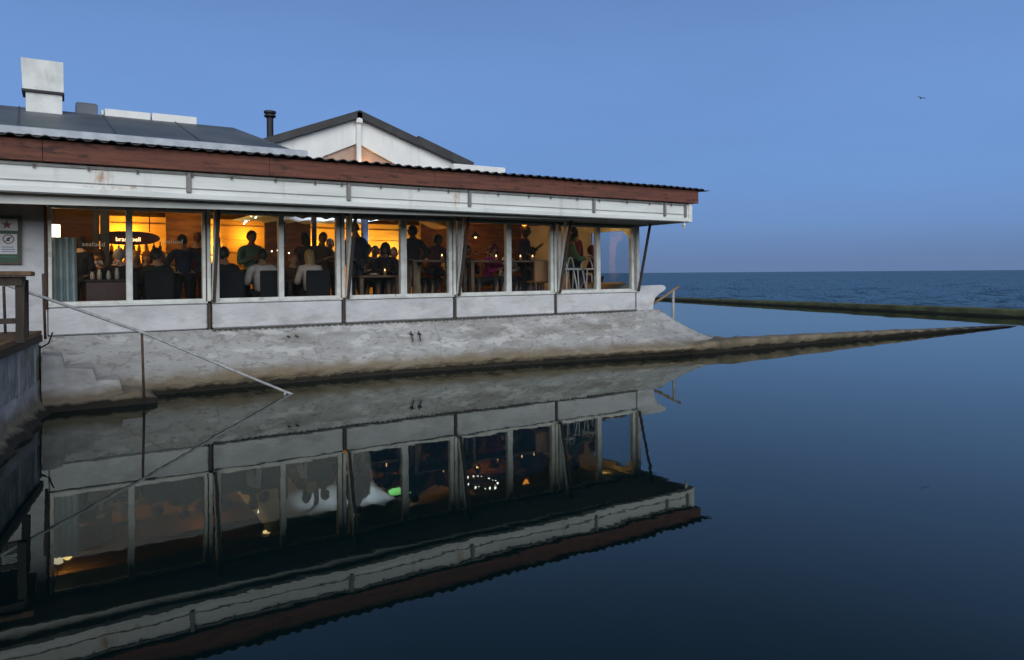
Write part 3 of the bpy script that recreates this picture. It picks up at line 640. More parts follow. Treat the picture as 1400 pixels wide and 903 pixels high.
# ------------------------------------------------------------------ dining room shell (parts of the building)
F1, F2 = 1.0, 1.2
mb = MB(); mb.box(-9, 4.62, .1, 6.2, .93, F1); mb.box(4.62, 11.42, .1, 6.2, .93, F2); mb.build('floor', M_floor, B)
mb = MB(); mb.box(-9, 11.42, .1, 6.3, 3.26, 3.30)
for y in (1.3, 2.6, 3.9, 5.2): mb.box(-9, 11.42, y, y+.09, 3.17, 3.259)
mb.build('ceiling', M_ceiling, B)
mb = MB(); mb.box(-9, 9.6, 6.2, 6.3, F1, 3.26)
for z in (2.1, 2.42, 2.74, 3.04): mb.box(-9, 9.6, 6.17, 6.199, z, z+.035)
mb.build('back_wall', M_ochre, B)
mb = MB(); mb.box(8.2, 11.42, 4.9, 4.98, F1, 3.26); mb.build('partition', M_inwood, B)
mb = MB(); mb.box(-2.1, -2.0, .12, 6.2, F1, 3.26); mb.build('partition', M_inwood, B)
for x0, x1 in ((-2.0, .60), (1.98, 2.86), (4.12, 5.22)):
    mb = MB(); mb.box(x0, x1, 4.9, 4.98, F1, 3.26); mb.build('partition', M_inwood, B)
M_navy = mat('navy_column', (.03, .04, .075), .5)
for x, y, r in ((.56, 3.0, .05), (.70, 2.9, .075), (5.75, 2.6, .065), (4.55, 2.4, .045)):
    mb = MB(); mb.cbox(x-r, x+r, y-r, y+r, F1, 3.168, .01); mb.build('column', M_navy, B)
mb = MB(); N = 14; vs_ = []
for i in range(N+1):
    t = i/N
    for y in (.5, 1.7): vs_.append((6.35+1.75*t, y, 3.24-.42*math.sin(math.pi*t)**.8*(1 if t < .5 else .75)))
for i in range(N+1):
    for j in range(2): v = vs_[2*i+j]; vs_.append((v[0], v[1], v[2]+.02))
o_ = 2*(N+1)
mb.add(vs_, [(2*i, 2*i+2, 2*i+3, 2*i+1) for i in range(N)]+[(o_+2*i, o_+2*i+1, o_+2*i+3, o_+2*i+2) for i in range(N)]+[(2*i, o_+2*i, o_+2*i+2, 2*i+2) for i in range(N)]+[(2*i+1, 2*i+3, o_+2*i+3, o_+2*i+1) for i in range(N)])
mb.build('ceiling_drape', mat('canvas_tan', (.50, .36, .22), .9), B, True)
# downlights sunk in the ceiling
for (x, y, c) in ((.05, 2.6, (1, .72, .3)), (1.7, 1.6, (.75, .55, 1.0)), (3.4, 1.9, (1, .62, .25)), (5.2, 1.9, (1, .62, .25)), (9.9, 2.4, (1, .62, .25))):
    mb = MB(); mb.lathe([(.06, 0), (.075, .004), (.075, .02), (.05, .022)], (x, y, 3.232), 14); mb.build('downlight', emit('downlight_%d' % int(c[0]*10), c, 6), B, True)

# ------------------------------------------------------------------ people
def skin(verts, edges, radii, root=0, sub=1):
    me = D.meshes.new('tmp'); me.from_pydata(verts, edges, [])
    o = D.objects.new('tmp', me); COL.objects.link(o)
    md = o.modifiers.new('s', 'SKIN'); md.use_smooth_shade = True
    sv = me.skin_vertices[0].data
    for i, r in enumerate(radii):
        sv[i].radius = r if isinstance(r, tuple) else (r, r); sv[i].use_root = (i == root)
    ss = o.modifiers.new('u', 'SUBSURF'); ss.levels = sub; ss.render_levels = sub
    dg = bpy.context.evaluated_depsgraph_get(); dg.update()
    out = D.meshes.new_from_object(o.evaluated_get(dg)); D.objects.remove(o); D.meshes.remove(me)
    return out
HEADS = {}
def head_bm():
    """head with brow, nose, mouth, eyes and ears, centre at origin, facing -Y"""
    b = bmesh.new(); bmesh.ops.create_icosphere(b, subdivisions=3, radius=1)
    for v in b.verts:
        x, y, z = v.co
        jaw = 1-.28*max(0, -z)**1.2
        v.co = Vector((x*.078*jaw, y*.098*(1-.12*max(0, -z)), z*.118))
        if y < -.5:
            nose = math.exp(-((x/.16)**2+((z+.10)/.22)**2)); v.co.y -= .026*nose
            eye = math.exp(-(((abs(x)-.36)/.18)**2+((z-.08)/.12)**2)); v.co.y += .010*eye
            mouth = math.exp(-((x/.30)**2+((z+.50)/.05)**2)); v.co.y += .005*mouth
            chin = math.exp(-((x/.3)**2+((z+.85)/.15)**2)); v.co.y -= .008*chin
    for f in b.faces: f.material_index = 0; f.smooth = True
    for s in (-1, 1):
        for (c, r, mi) in (((s*.030, -.083, .010), .0125, 1), ((s*.030, -.092, .010), .006, 2)):
            q = bmesh.ops.create_icosphere(b, subdivisions=1, radius=r, matrix=Matrix.Translation(c))
            for f in {f for v in q['verts'] for f in v.link_faces}: f.material_index = mi
        q = bmesh.ops.create_icosphere(b, subdivisions=2, radius=1, matrix=Matrix.Translation((s*.079, .008, -.005)) @ Matrix.Diagonal((.012, .022, .034, 1)))
    return b
POSES = {
 # pelvis height, knee, ankle, elbow L/R, wrist L/R offsets relative to the chest, torso lean
 'stand': dict(p=.93, knee=(.10, -.02, .50), ank=(.11, .03, .08), arms=[((.23, .03, -.29), (.25, -.05, -.52)), ((-.23, .03, -.29), (-.25, -.05, -.52))], lean=0),
 'fold':  dict(p=.93, knee=(.10, -.02, .50), ank=(.11, .03, .08), arms=[((.23, .0, -.27), (.05, -.22, -.22)), ((-.23, .0, -.27), (-.06, -.24, -.16))], lean=.02),
 'drink': dict(p=.93, knee=(.10, -.03, .50), ank=(.12, .03, .08), arms=[((.24, -.03, -.27), (.16, -.26, -.10)), ((-.23, .03, -.29), (-.22, -.08, -.50))], lean=.0),
 'hips':  dict(p=.93, knee=(.11, -.02, .50), ank=(.14, .03, .08), arms=[((.34, .06, -.24), (.17, -.02, -.40)), ((-.34, .06, -.24), (-.17, -.02, -.40))], lean=0),
 'sit':   dict(p=.52, knee=(.11, -.42, .54), ank=(.11, -.40, .08), arms=[((.24, -.10, -.26), (.13, -.33, -.20)), ((-.24, -.10, -.26), (-.13, -.33, -.20))], lean=.05),
 'lean':  dict(p=.52, knee=(.11, -.42, .54), ank=(.11, -.40, .08), arms=[((.26, -.20, -.22), (.16, -.40, -.14)), ((-.25, -.18, -.24), (-.10, -.38, -.18))], lean=.16),
 'perch': dict(p=.80, knee=(.13, -.38, .66), ank=(.13, -.30, .26), arms=[((.26, -.18, -.24), (.14, -.40, -.20)), ((-.25, -.14, -.26), (-.12, -.36, -.24))], lean=.12),
}
BODY = {}
def body_meshes(pose, fem):
    key = (pose, fem)
    if key in BODY: return BODY[key]
    P = POSES[pose]; p = P['p']; ln = P['lean']
    sw = .165 if fem else .19
    ch = Vector((0, -ln*.9, p+.42)); nk = Vector((0, -ln*1.15+.005, p+.545)); hd = Vector((0, -ln*1.25-.015, p+.625))
    V = []; E = []; Rr = []
    def add(c, r, par=None):
        V.append(tuple(c)); Rr.append(r); 
        if par is not None: E.append((par, len(V)-1))
        return len(V)-1
    pel = add((0, 0, p), (.135 if fem else .13, .105)); sp = add((0, -ln*.35, p+.17), (.11 if fem else .125, .09), pel)
    che = add(ch-Vector((0, 0, .06)), (.13 if fem else .15, .10), sp); top = add((0, ch.y, ch.z+.04), (.10, .075), che); n1 = add(nk, .058, top); add(hd, .060, n1)
    hands = []
    for s, (el, wr) in zip((1, -1), P['arms']):
        sh = Vector((s*sw, ch.y+.005, ch.z+.02)); e_ = ch+Vector(el)*1.0; w_ = ch+Vector(wr)
        i1 = add(sh, .055, top); i2 = add(e_, .040, i1); i3 = add(w_, (.028, .024), i2)
        d = (w_-e_).normalized(); side = d.cross(Vector((0, 0, 1))) if abs(d.z) < .8 else Vector((0, 1, 0))
        side.normalize(); nrm = d.cross(side).normalized()
        pm = add(w_+d*.055, (.030, .018), i3)
        for q, L in ((-.028, .055), (-.009, .068), (.010, .062), (.028, .050)):
            a_ = add(w_+d*.095+side*q, .0095, pm); b_ = add(w_+d*(.095+L*.5)+side*q*1.1+nrm*.008, .0085, a_); add(w_+d*(.09+L*.85)+side*q*1.1+nrm*.026, .0075, b_)
        t1 = add(w_+d*.045-side*.036+nrm*.01, .0105, i3); add(w_+d*.082-side*.048+nrm*.024, .009, t1)
    for s in (1, -1):
        h = add((s*.085, 0, p-.03), .088, pel); kx = P['knee']; ax = P['ank']
        k_ = add((s*kx[0], kx[1], kx[2]), .060, h); a_ = add((s*ax[0], ax[1], ax[2]), .040, k_); f1 = add((s*ax[0]*1.05, ax[1]-.05, ax[2]-.035), .040, a_); add((s*(ax[0]+.02), ax[1]-.17, ax[2]-.05), (.038, .028), f1)
    body = skin(V, E, Rr)
    bm_ = bmesh.new(); bm_.from_mesh(body)
    hb = head_bm(); tm = D.meshes.new('t'); hb.to_mesh(tm); hb.free()
    tm.transform(Matrix.Translation(hd+Vector((0, -.012, .045)))); NB = len(bm_.verts); bm_.from_mesh(tm); bm_.to_mesh(body); bm_.free(); D.meshes.remove(tm)
    # shirt
    V = []; E = []; Rr = []
    a0 = add((0, .0, p-.05), (.165, .135)); sp = add((0, -ln*.35, p+.17), (.140 if fem else .162, .125), a0); che = add(ch-Vector((0, 0, .06)), (.158 if fem else .182, .130), sp)
    top = add((0, ch.y, ch.z+.045), (.125, .096), che); add(nk-Vector((0, 0, .030)), .068, top)
    for s, (el, wr) in zip((1, -1), P['arms']):
        i1 = add(Vector((s*sw, ch.y+.005, ch.z+.02)), .076, top); i2 = add(ch+Vector(el), .062, i1); add(ch+Vector(el)*.15+Vector(wr)*.85, .046, i2)
    shirt = skin(V, E, Rr)
    V = []; E = []; Rr = []
    pe = add((0, .005, p+.03), (.143, .115))
    for s in (1, -1):
        h = add((s*.088, .003, p-.04), .100, pe); kx = P['knee']; ax = P['ank']
        k_ = add((s*kx[0], kx[1], kx[2]), .074, h); add((s*ax[0], ax[1]*.9, ax[2]+.03), .056, k_)
    tr = skin(V, E, Rr)
    hc = hd+Vector((0, -.012, .045))
    BODY[key] = (body, shirt, tr, hc, NB)
    return BODY[key]
HAIR = {}
def hair_mesh(style):
    if style in HAIR: return HAIR[style]
    b = bmesh.new(); bmesh.ops.create_icosphere(b, subdivisions=3, radius=1)
    cut = {'short': .05, 'cap': .22, 'long': -.2, 'bob': -.25, 'hood': -.6, 'curly': -.05}[style]
    kill = []
    for v in b.verts:
        x, y, z = v.co
        front = max(0, -y)
        if z < cut+front*.62-.75*max(0, y) and not (style in ('long', 'bob', 'hood') and y > -.15):
            if z < cut+front*.62-.75*max(0, y)-.2: kill.append(v)
        s = 1.15+.06*NZ.noise(Vector((x*4, y*4, z*4)))
        if style == 'curly': s = 1.19+.05*NZ.noise(Vector((x*5, y*5, z*5)))
        if style == 'hood': s = 1.30
        co = Vector((x*.080*s, y*.098*s+.006, z*.118*s+.006))
        if style in ('long', 'bob', 'hood') and z < 0 and y > -.2:
            co.z = z*(.30 if style == 'long' else .15 if style == 'bob' else .2); co.x *= 1.08-.2*z*0; co.y = max(co.y, -.02)*(1.0-.15*(-z))
        if style == 'cap' and z > .15: co.z *= 1.04
        v.co = co
    bmesh.ops.delete(b, geom=[v for v in kill if v.is_valid], context='VERTS')
    if style == 'cap':
        q = bmesh.ops.create_cone(b, cap_ends=True, segments=20, radius1=.075, radius2=.070, depth=.012, matrix=Matrix.Translation((0, -.10, .045)) @ Matrix.Rotation(.15, 4, 'X') @ Matrix.Diagonal((1, 1.05, 1, 1)))
    for f in b.faces: f.smooth = True
    me = D.meshes.new('hair'); b.to_mesh(me); b.free(); HAIR[style] = me
    return me
M_eye = mat('eye_white', (.7, .68, .64), .3); M_iris = mat('eye_dark', (.03, .02, .015), .3)
SKINS = {'pale': mat('skin_pale', (.50, .31, .23), .5), 'tan': mat('skin_tan', (.36, .20, .125), .5), 'brown': mat('skin_brown', (.14, .07, .042), .5)}
def cloth(c): return mat('cloth_%02x%02x%02x' % tuple(int(255*max(0, min(1, v))**.45) for v in c), c, .85, None, 8)
def hairm(c): return mat('hair_%02x%02x%02x' % tuple(int(255*v**.45) for v in c), c, .55, None, 14, (1, 1, .3))
PEOPLE_GROUP = 'diners and drinkers behind the windows'
def person(label, x, y, z, face, pose, sk='pale', hair=('short', (.02, .014, .01)), top=(.03, .03, .035), legs=(.025, .025, .03), fem=False, sc=1.0, hat=None):
    """face: degrees, 0 looks out through the windows, 180 has its back to us"""
    body, shirt, tr, hc, NB = body_meshes(pose, fem)
    o = D.objects.new('person', body.copy()); COL.objects.link(o); o.location = (x, y, z); o.rotation_euler = (0, 0, math.radians(face)); o.scale = (sc, sc, sc)
    turn = Matrix.Rotation(random.uniform(-.7, .7), 4, 'Z') @ Matrix.Rotation(random.uniform(-.12, .22), 4, 'X') @ Matrix.Rotation(random.uniform(-.14, .14), 4, 'Y')
    piv = hc-Vector((0, 0, .07))
    for v in o.data.vertices[NB:]: v.co = turn @ (v.co-piv)+piv          # every head turns and tilts its own way
    o.data.materials.clear()
    for m in (SKINS[sk], M_eye, M_iris): o.data.materials.append(m)
    tag(o, label, 'person', PEOPLE_GROUP)
    def sub(name, me, m):
        c = D.objects.new(name, me.copy()); c.data.materials.clear(); c.data.materials.append(m); COL.objects.link(c); c.parent = o; return c
    sub('top', shirt, cloth(top)); sub('trousers', tr, cloth(legs))
    h = sub('hat' if hair[0] == 'cap' else 'hood' if hair[0] == 'hood' else 'hair', hair_mesh(hair[0]), hairm(hair[1])); h.location = turn @ (hc-piv)+piv; h.rotation_euler = turn.to_euler()
    wd = random.uniform(.97, 1.08); o.scale = (sc*wd, sc*wd, sc)
    return o
DK_, BL, GR = (.02, .014, .01), (.42, .26, .10), (.28, .26, .25)
# bay 1
person('woman in dark jacket standing beside the grey curtain', .26, 1.15, F1, 150, 'fold', 'pale', ('bob', DK_), (.012, .012, .018), fem=True, sc=.87)
person('seated woman with dark bob facing the window between jars and curtain', .56, 2.3, F1, 10, 'sit', 'tan', ('bob', DK_), (.03, .015, .02), fem=True)
person('grey haired seated person in black with back to first mullion', .84, 1.25, F1, 185, 'sit', 'pale', ('short', GR), (.010, .010, .012))
person('seated blonde person in black half hidden behind the first mullion', 1.08, 2.1, F1, 30, 'sit', 'pale', ('long', BL), (.02, .012, .012), fem=True)
person('seated person with curly dark hair and black top in front of the bar', 1.39, .95, F1, 175, 'sit', 'tan', ('curly', DK_), (.010, .010, .012))
person('standing waiter in navy shirt and dark cap seen from behind', 1.87, 1.45, F1, 195, 'hips', 'tan', ('cap', (.012, .012, .016)), (.020, .028, .055), (.012, .012, .016), sc=.915)
person('tall reddish haired person standing at the right edge of first window', 2.18, 2.0, F1, 160, 'stand', 'pale', ('short', (.20, .07, .03)), (.05, .012, .014), (.03, .01, .012), sc=.96)
person('seated red haired person facing out beyond the curly haired guest', 1.40, 2.9, F1, 0, 'lean', 'pale', ('long', (.25, .10, .04)), (.06, .02, .02), fem=True)
# bay 2
person('dark haired person in black seated at the left end of second window', 2.46, .75, F1, 185, 'sit', 'tan', ('short', DK_), (.012, .012, .014), sc=1.02)
person('dark haired man in pale shirt and green apron standing facing out', 3.12, 1.75, F1, 5, 'fold', 'tan', ('short', DK_), (.10, .20, .14), (.02, .06, .04), sc=.985)
person('man in white shirt seated with his back to second window', 3.10, .70, F1, 178, 'sit', 'tan', ('short', DK_), (.56, .50, .50), sc=1.0)
person('blonde woman in pale top seated with back to second window', 3.97, .72, F1, 172, 'sit', 'pale', ('long', BL), (.58, .50, .46), fem=True, sc=1.0)
person('woman with long dark hair standing behind the blonde woman', 4.12, 1.55, F1, 170, 'stand', 'tan', ('long', DK_), (.06, .045, .04), fem=True, sc=.985)
person('short haired man in brown shirt standing at the right of second window', 4.42, 1.5, F1, 20, 'fold', 'tan', ('short', DK_), (.12, .075, .05), sc=.98)
person('seated red haired person facing out beside the second mullion', 3.88, 1.75, F1, 0, 'lean', 'pale', ('curly', (.28, .12, .05)), (.10, .05, .03), fem=True, sc=.96)
# bay 3
person('tall person in navy jacket standing at the left edge of third window', 4.86, .72, F2, 200, 'stand', 'tan', ('short', DK_), (.015, .02, .04), sc=.955)
person('seated person in flat cap facing the low table', 5.28, 1.55, F2, 10, 'lean', 'tan', ('cap', (.03, .03, .03)), (.16, .11, .07), sc=.96)
person('seated dark haired person in grey between cap and hood', 5.68, 1.9, F2, 0, 'sit', 'tan', ('short', DK_), (.16, .13, .10), sc=.95)
person('seated person in a dark hood beside third mullion', 5.58, .95, F2, 330, 'sit', 'brown', ('hood', (.015, .012, .014)), (.014, .011, .014), sc=.96)
person('standing man in dark jacket and khaki trousers with back to third window', 6.08, .75, F2, 190, 'hips', 'brown', ('short', DK_), (.013, .012, .018), (.32, .24, .15), sc=.945)
person('dark figure perched by the high table in third window', 6.72, 1.1, F2, 120, 'perch', 'brown', ('curly', DK_), (.06, .012, .025), (.02, .015, .02), sc=.93)
person('seated person in orange top under the glowing lamp of third window', 6.55, 1.7, F2, 20, 'lean', 'tan', ('short', (.12, .05, .02)), (.45, .17, .05), sc=.95)
person('seated person in rust top at the right of third window', 6.98, 1.9, F2, 340, 'sit', 'tan', ('bob', DK_), (.38, .12, .05), fem=True, sc=.95)
# bay 4
person('person in magenta jacket seated at the bar table', 8.12, 1.25, F2, 15, 'lean', 'tan', ('hood', (.10, .008, .045)), (.32, .015, .14), fem=True, sc=.98)
person('dark haired person in black at the left of fourth window', 7.55, 1.2, F2, 0, 'sit', 'brown', ('short', DK_), (.02, .015, .018), sc=.96)
person('dark haired person in pale blue top next to magenta jacket', 7.86, 1.9, F2, 345, 'sit', 'tan', ('short', DK_), (.32, .38, .50), sc=.97)
person('standing man in dark purple jacket at fourth window bar table', 9.02, 1.05, F2, 40, 'drink', 'brown', ('short', DK_), (.022, .012, .028), (.016, .014, .018), sc=.995)
# bay 5
person('person in green top leaning on a white stool', 10.28, 1.15, F2, 60, 'perch', 'tan', ('short', DK_), (.09, .17, .08), (.05, .08, .14), sc=1.0)
person('person in maroon jacket standing behind the white stools', 10.66, 1.30, F2, 200, 'stand', 'tan', ('short', DK_), (.13, .014, .022), (.03, .04, .07), sc=1.02)
person('person in dark red coat at the sea end window', 11.03, .95, F2, 250, 'sit', 'tan', ('hood', (.07, .008, .012)), (.15, .012, .022), (.10, .01, .018), sc=.98)

# further back in the room
person('seated guest in ochre jumper deep in the room under the oval sign', .78, 3.4, F1, 20, 'sit', 'tan', ('short', DK_), (.35, .22, .08))
person('seated guest in grey shawl deep in the room right of the oval sign', 1.75, 3.3, F1, 350, 'lean', 'pale', ('bob', GR), (.20, .19, .18), fem=True)
person('seated guest in rose top behind the waiter', 1.62, 2.3, F1, 320, 'sit', 'pale', ('long', (.16, .07, .03)), (.35, .16, .14), fem=True)
person('guest seated against the bright wall at the left end of second window', 2.62, 2.3, F1, 15, 'sit', 'tan', ('curly', DK_), (.10, .06, .03))
person('guest in dark shirt seated behind the white shirted man', 3.45, 1.9, F1, 340, 'lean', 'tan', ('short', DK_), (.05, .05, .06))
person('short guest peering past the brown shirted man', 4.85, 2.3, F1, 10, 'fold', 'tan', ('short', DK_), (.14, .09, .05), sc=.93)
person('guest in cream jumper seated deep behind the flat cap', 6.15, 2.7, F2, 5, 'sit', 'pale', ('short', (.14, .07, .03)), (.48, .38, .26), sc=.96)
person('guest in brown cardigan seated deep behind third mullion', 6.55, 2.9, F2, 350, 'sit', 'pale', ('bob', (.10, .05, .02)), (.24, .12, .06), fem=True, sc=.96)
person('guest in amber top seated deep at the right of third window', 7.55, 2.7, F2, 330, 'lean', 'tan', ('long', DK_), (.45, .22, .06), fem=True, sc=.96)
person('guest in charcoal top seated beside the small yellow bulb lamp', 8.62, 2.1, F2, 20, 'sit', 'brown', ('curly', DK_), (.05, .04, .045), sc=.97)
person('guest in white collar seated behind the purple jacket', 8.72, 1.55, F2, 30, 'lean', 'tan', ('short', DK_), (.50, .50, .54), sc=.98)
person('guest in dark teal seated behind the right candle', 9.75, 1.9, F2, 340, 'sit', 'tan', ('bob', DK_), (.03, .07, .08), fem=True, sc=.97)

# ------------------------------------------------------------------ furniture
M_chair = mat('chair_cover', (.012, .013, .018), .8, spec=.2)
def chair(label, loc, rz, sc=1.0, m=M_chair, group='dark dining chairs by the windows'):
    t = thing('dining_chair', label, 'chair', loc, math.radians(rz), group)
    mb = MB(); mb.cbox(-.22, .22, -.22, .22, .42, .47, .015); mb.build('seat', m, t)
    mb = MB(); mb.cbox(-.22, .22, .195, .245, .44, .92, .02); mb.build('backrest', m, t)
    for sx_ in (-.19, .19):
        for sy in (-.19, .20):
            mb = MB(); mb.box(sx_-.018, sx_+.018, sy-.018, sy+.018, 0, .42); mb.build('leg', M_wooddark, t)
    t.scale = (sc, sc, sc)
    return t
ch0 = chair('dark padded chair under the curly haired guest', (1.38, .72, F1), 180)
for lab, x, y, rz in (('dark padded chair under the grey haired guest', .86, 1.0, 180), ('dark padded chair at the left end of second window', 2.46, .50, 182),
                      ('dark padded chair under the man in the white shirt', 3.16, .42, 178), ('dark padded chair under the blonde woman', 3.98, .44, 176)):
    c = copy_tree(ch0); c.location = (x, y, F1); c.rotation_euler = (0, 0, math.radians(rz)); c['label'] = lab
for o in [ch0]: o.rotation_euler = (0, 0, math.radians(180))
c = chair('brown wooden chair under the bar table of fourth window', (9.0, .45, F2), 170, 1.0, mat('chair_wood', (.30, .14, .05), .5), 'wooden chairs')
M_stool = mat('stool_white', (.62, .63, .62), .45)
def stool(label, loc, rz):
    t = thing('bar_stool', label, 'stool', loc, math.radians(rz), 'white bar stools')
    mb = MB(); mb.lathe([(.15, 0), (.17, .01), (.17, .03), (.15, .045)], (0, 0, .70), 18); mb.build('seat', M_stool, t, True)
    for sx_ in (-1, 1):
        for sy in (-1, 1):
            mb = MB(); mb.tube([(sx_*.12, sy*.12, .70), (sx_*.21, sy*.21, 0)], .017, 8); mb.build('leg', M_stool, t, True)
    mb = MB(); q = .185
    for a, b in (((-q, -q), (q, -q)), ((q, -q), (q, q)), ((q, q), (-q, q)), ((-q, q), (-q, -q))): mb.tube([(*a, .25), (*b, .25)], .013, 6)
    mb.build('footrest', M_stool, t)
    mb = MB(); mb.tube([(-.16*math.cos(a), .13, .70+.30*math.sin(a)) for a in [math.pi*k/10 for k in range(11)]], .016, 8); mb.build('backrest', M_stool, t, True)
    return t
s0 = stool('white bar stool nearest the slanted post of fifth window', (9.75, .45, F2), 10)
for lab, x, y, rz in (('white bar stool under the green topped guest', 10.15, .62, 25), ('white bar stool half behind the fifth mullion', 10.62, .70, -10)):
    c = copy_tree(s0); c.location = (x, y, F2); c.rotation_euler = (0, 0, math.radians(rz)); c['label'] = lab
def table(label, loc, lx, ly, h, m=M_wooddark, name='dining_table'):
    t = thing(name, label, 'table', loc)
    mb = MB(); mb.cbox(-lx/2, lx/2, -ly/2, ly/2, h-.045, h, .008); mb.build('tabletop', m, t)
    for sx_ in (-lx/2+.06, lx/2-.06):
        for sy in (-ly/2+.06, ly/2-.06):
            mb = MB(); mb.box(sx_-.035, sx_+.035, sy-.035, sy+.035, 0, h-.045); mb.build('leg', m, t)
    return t
M_barwood = mat('bar_wood', (.17, .10, .06), .55, (.09, .05, .03), 5)
table('dark table between the seated guests of second window', (2.75, 1.2, F1), 1.0, .6, .74)
table('dark table before the blonde woman', (3.95, 1.22, F1), .7, .5, .74)
table('low table with white cloth things at third window', (5.2, .55, F2), .86, .5, .62, M_barwood)
table('high wooden bar table of third window', (6.35, .45, F2), 1.0, .42, .92, M_barwood, 'bar_table')
table('long high wooden bar table across fourth window', (8.15, .55, F2), 1.9, .45, .92, M_barwood, 'bar_table')
sv = thing('serving_cabinet', 'dark red serving cabinet with jars next to the curtain', 'cabinet', (.62, .72, F1))
M_maroon = mat('cabinet_maroon', (.055, .016, .014), .5)
mb = MB(); mb.cbox(-.30, .28, -.22, .2, .04, .75, .01); mb.build('body', M_maroon, sv)
mb = MB(); mb.cbox(-.32, .30, -.24, .22, .752, .785, .006); mb.build('top', M_wooddark, sv)
mb = MB(); mb.box(-.005, .005, -.226, -.221, .10, .70); mb.build('door_gap', M_black, sv)
M_jar = mat('jar_glass', (.40, .36, .32), .15); M_flower = mat('flower', (.55, .38, .36), .8); M_leafc = mat('jar_green', (.10, .14, .07), .7)
for k, (dx_, h, lab) in enumerate(((-.2, .15, 'short jar of cutlery beside the curtain on the cabinet'), (-.10, .20, 'pale jar with pink flowers on the cabinet'), (.03, .17, 'middle jar on the cabinet of first window'), (.15, .22, 'tall jar at the right end of the cabinet'))):
    j = MB(); j.lathe([(.025, 0), (.034, .02), (.034, h*.55), (.02, h*.75), (.024, h*.85)], (0, 0, 0), 12); o = j.build('jar', M_jar, None, True, (.62+dx_, .70, F1+.786)); tag(o, lab, 'jar', 'jars on the serving cabinet')
    if k in (1, 3):
        f = MB()
        for q in range(7): f.ball((random.uniform(-.05, .05), random.uniform(-.05, .05), h+random.uniform(.02, .09)), .022, 7, 5)
        f.build('flowers', M_flower, o, True)
# curtain
mb = MB(); N = 46; vs_ = []
for i in range(N+1):
    t = i/N; x = -.14+.33*t
    for z in (2.44, 1.9, 1.42, 1.02): vs_.append((x+.02*(2.44-z)*(t-.3), .22+.035*math.sin(t*26+.3*z)*(1+.3*(2.4-z))+.02*fbm(t*4, z), z))
k = 4
fs_ = [(i*k+j, (i+1)*k+j, (i+1)*k+j+1, i*k+j+1) for i in range(N) for j in range(3)]
mb.add(vs_, fs_); o = mb.build('curtain', mat('curtain_cloth', (.40, .47, .48), .9, (.30, .37, .39), 3), None, True)
sm = o.modifiers.new('s', 'SOLIDIFY'); sm.thickness = .006
tag(o, 'grey blue curtain drawn at the left end of first window', 'curtain')
# lamps
def pendant(label, loc, top, shape, m, power, col=(1, .55, .16), r=.06):
    t = thing('pendant_lamp', label, 'lamp', loc, 0, 'lamps hanging over the tables')
    mb = MB(); mb.tube([(0, 0, r*.9), (0, 0, top-loc[2])], .006, 6); mb.build('cord', M_black, t)
    mb = MB()
    if shape == 'globe': mb.ball((0, 0, 0), r, 14, 10)
    elif shape == 'cone': mb.lathe([(r*.3, r), (r*1.3, -r*.3), (r*1.28, -r*.35), (r*.2, r*.8)], (0, 0, 0), 16); 
    else: mb.lathe([(r*.9, -r*1.3), (r, -r*1.3), (r, r*1.3), (r*.9, r*1.3)], (0, 0, 0), 18)
    sh = mb.build('lamp_shade', m, t, shape == 'globe')
    if shape == 'cone':
        b_ = MB(); b_.ball((0, 0, -r*.25), r*.30, 10, 8); b_.build('bulb', emit('bulb_warm', (1, .60, .2), 9), sh, True)
    lamp('lamp_light', (0, 0, -r*1.9), power, col, .05, t)
    return t
E_white = emit('lantern_white', (1, .84, .58), 3.2); E_or = emit('globe_orange', (1, .36, .05), 2.6); E_y = emit('globe_yellow', (1, .62, .12), 3.5)
pendant('bright white drum lamp over the curtain', (-.09, .62, 2.555), 3.26, 'drum', E_white, 9, (1, .66, .28), .078)
pendant('small yellow bulb lamp in the left pane of fourth window', (8.20, 1.9, 2.72), 3.26, 'cone', M_black, 7, r=.09)
pendant('orange globe lamp at the top of fourth window', (8.98, 1.0, 2.99), 3.26, 'globe', E_or, 7, (1, .42, .08), .075)
pendant('yellow globe lamp at the top of the sea end window', (10.98, .62, 3.0), 3.26, 'globe', E_y, 6, (1, .55, .14), .045)
pendant('small lamp over the rust topped guests of third window', (7.0, 1.5, 2.62), 3.26, 'globe', E_y, 5, (1, .5, .12), .04)
# speaker on the ceiling
mb = MB(); mb.cbox(3.93, 4.09, 2.9, 3.1, 2.52, 3.0, .015); sp_ = mb.build('loudspeaker', M_black); tag(sp_, 'black box loudspeaker hanging from the ceiling of second window', 'loudspeaker')
m2 = MB(); m2.tube([(4.01, 3.0, 3.0), (4.01, 3.0, 3.26)], .015, 6); m2.build('bracket', M_black, sp_)
# bar: counter, canopy sign, bottles
BR = thing('bar_counter', 'wooden bar counter along the back under the oval sign', 'bar', (1.5, 4.3, F1))
mb = MB(); mb.cbox(-1.4, 1.6, -.30, .30, 1.06, 1.11, .01); mb.build('countertop', M_barwood, BR)
mb = MB(); mb.box(-1.35, 1.55, -.24, .24, 0, 1.058); mb.build('front', M_inwood, BR)
BS = thing('back_bar_shelf', 'back bar shelving with rows of bottles under warm light', 'shelf', (1.5, 5.75, F1))
mb = MB()
for z in (1.0, 1.32): mb.box(-1.4, 1.7, -.16, .16, z, z+.03)
mb.build('shelf', M_barwood, BS)
mb = MB()
for x in (-1.44, .12, 1.70): mb.box(x, x+.04, -.16, .16, 0, 1.75)
mb.build('upright', M_barwood, BS)
BCOL = [mat('bottle_%d' % k, c, .1) for k, c in enumerate(((.02, .05, .02), (.25, .10, .02), (.5, .48, .42), (.10, .02, .02)))]
def bottle_bm(h, r): 
    b = MB(); b.lathe([(r, 0), (r, h*.6), (r*.35, h*.75), (r*.35, h), (r*.3, h)], (0, 0, 0), 10); return b
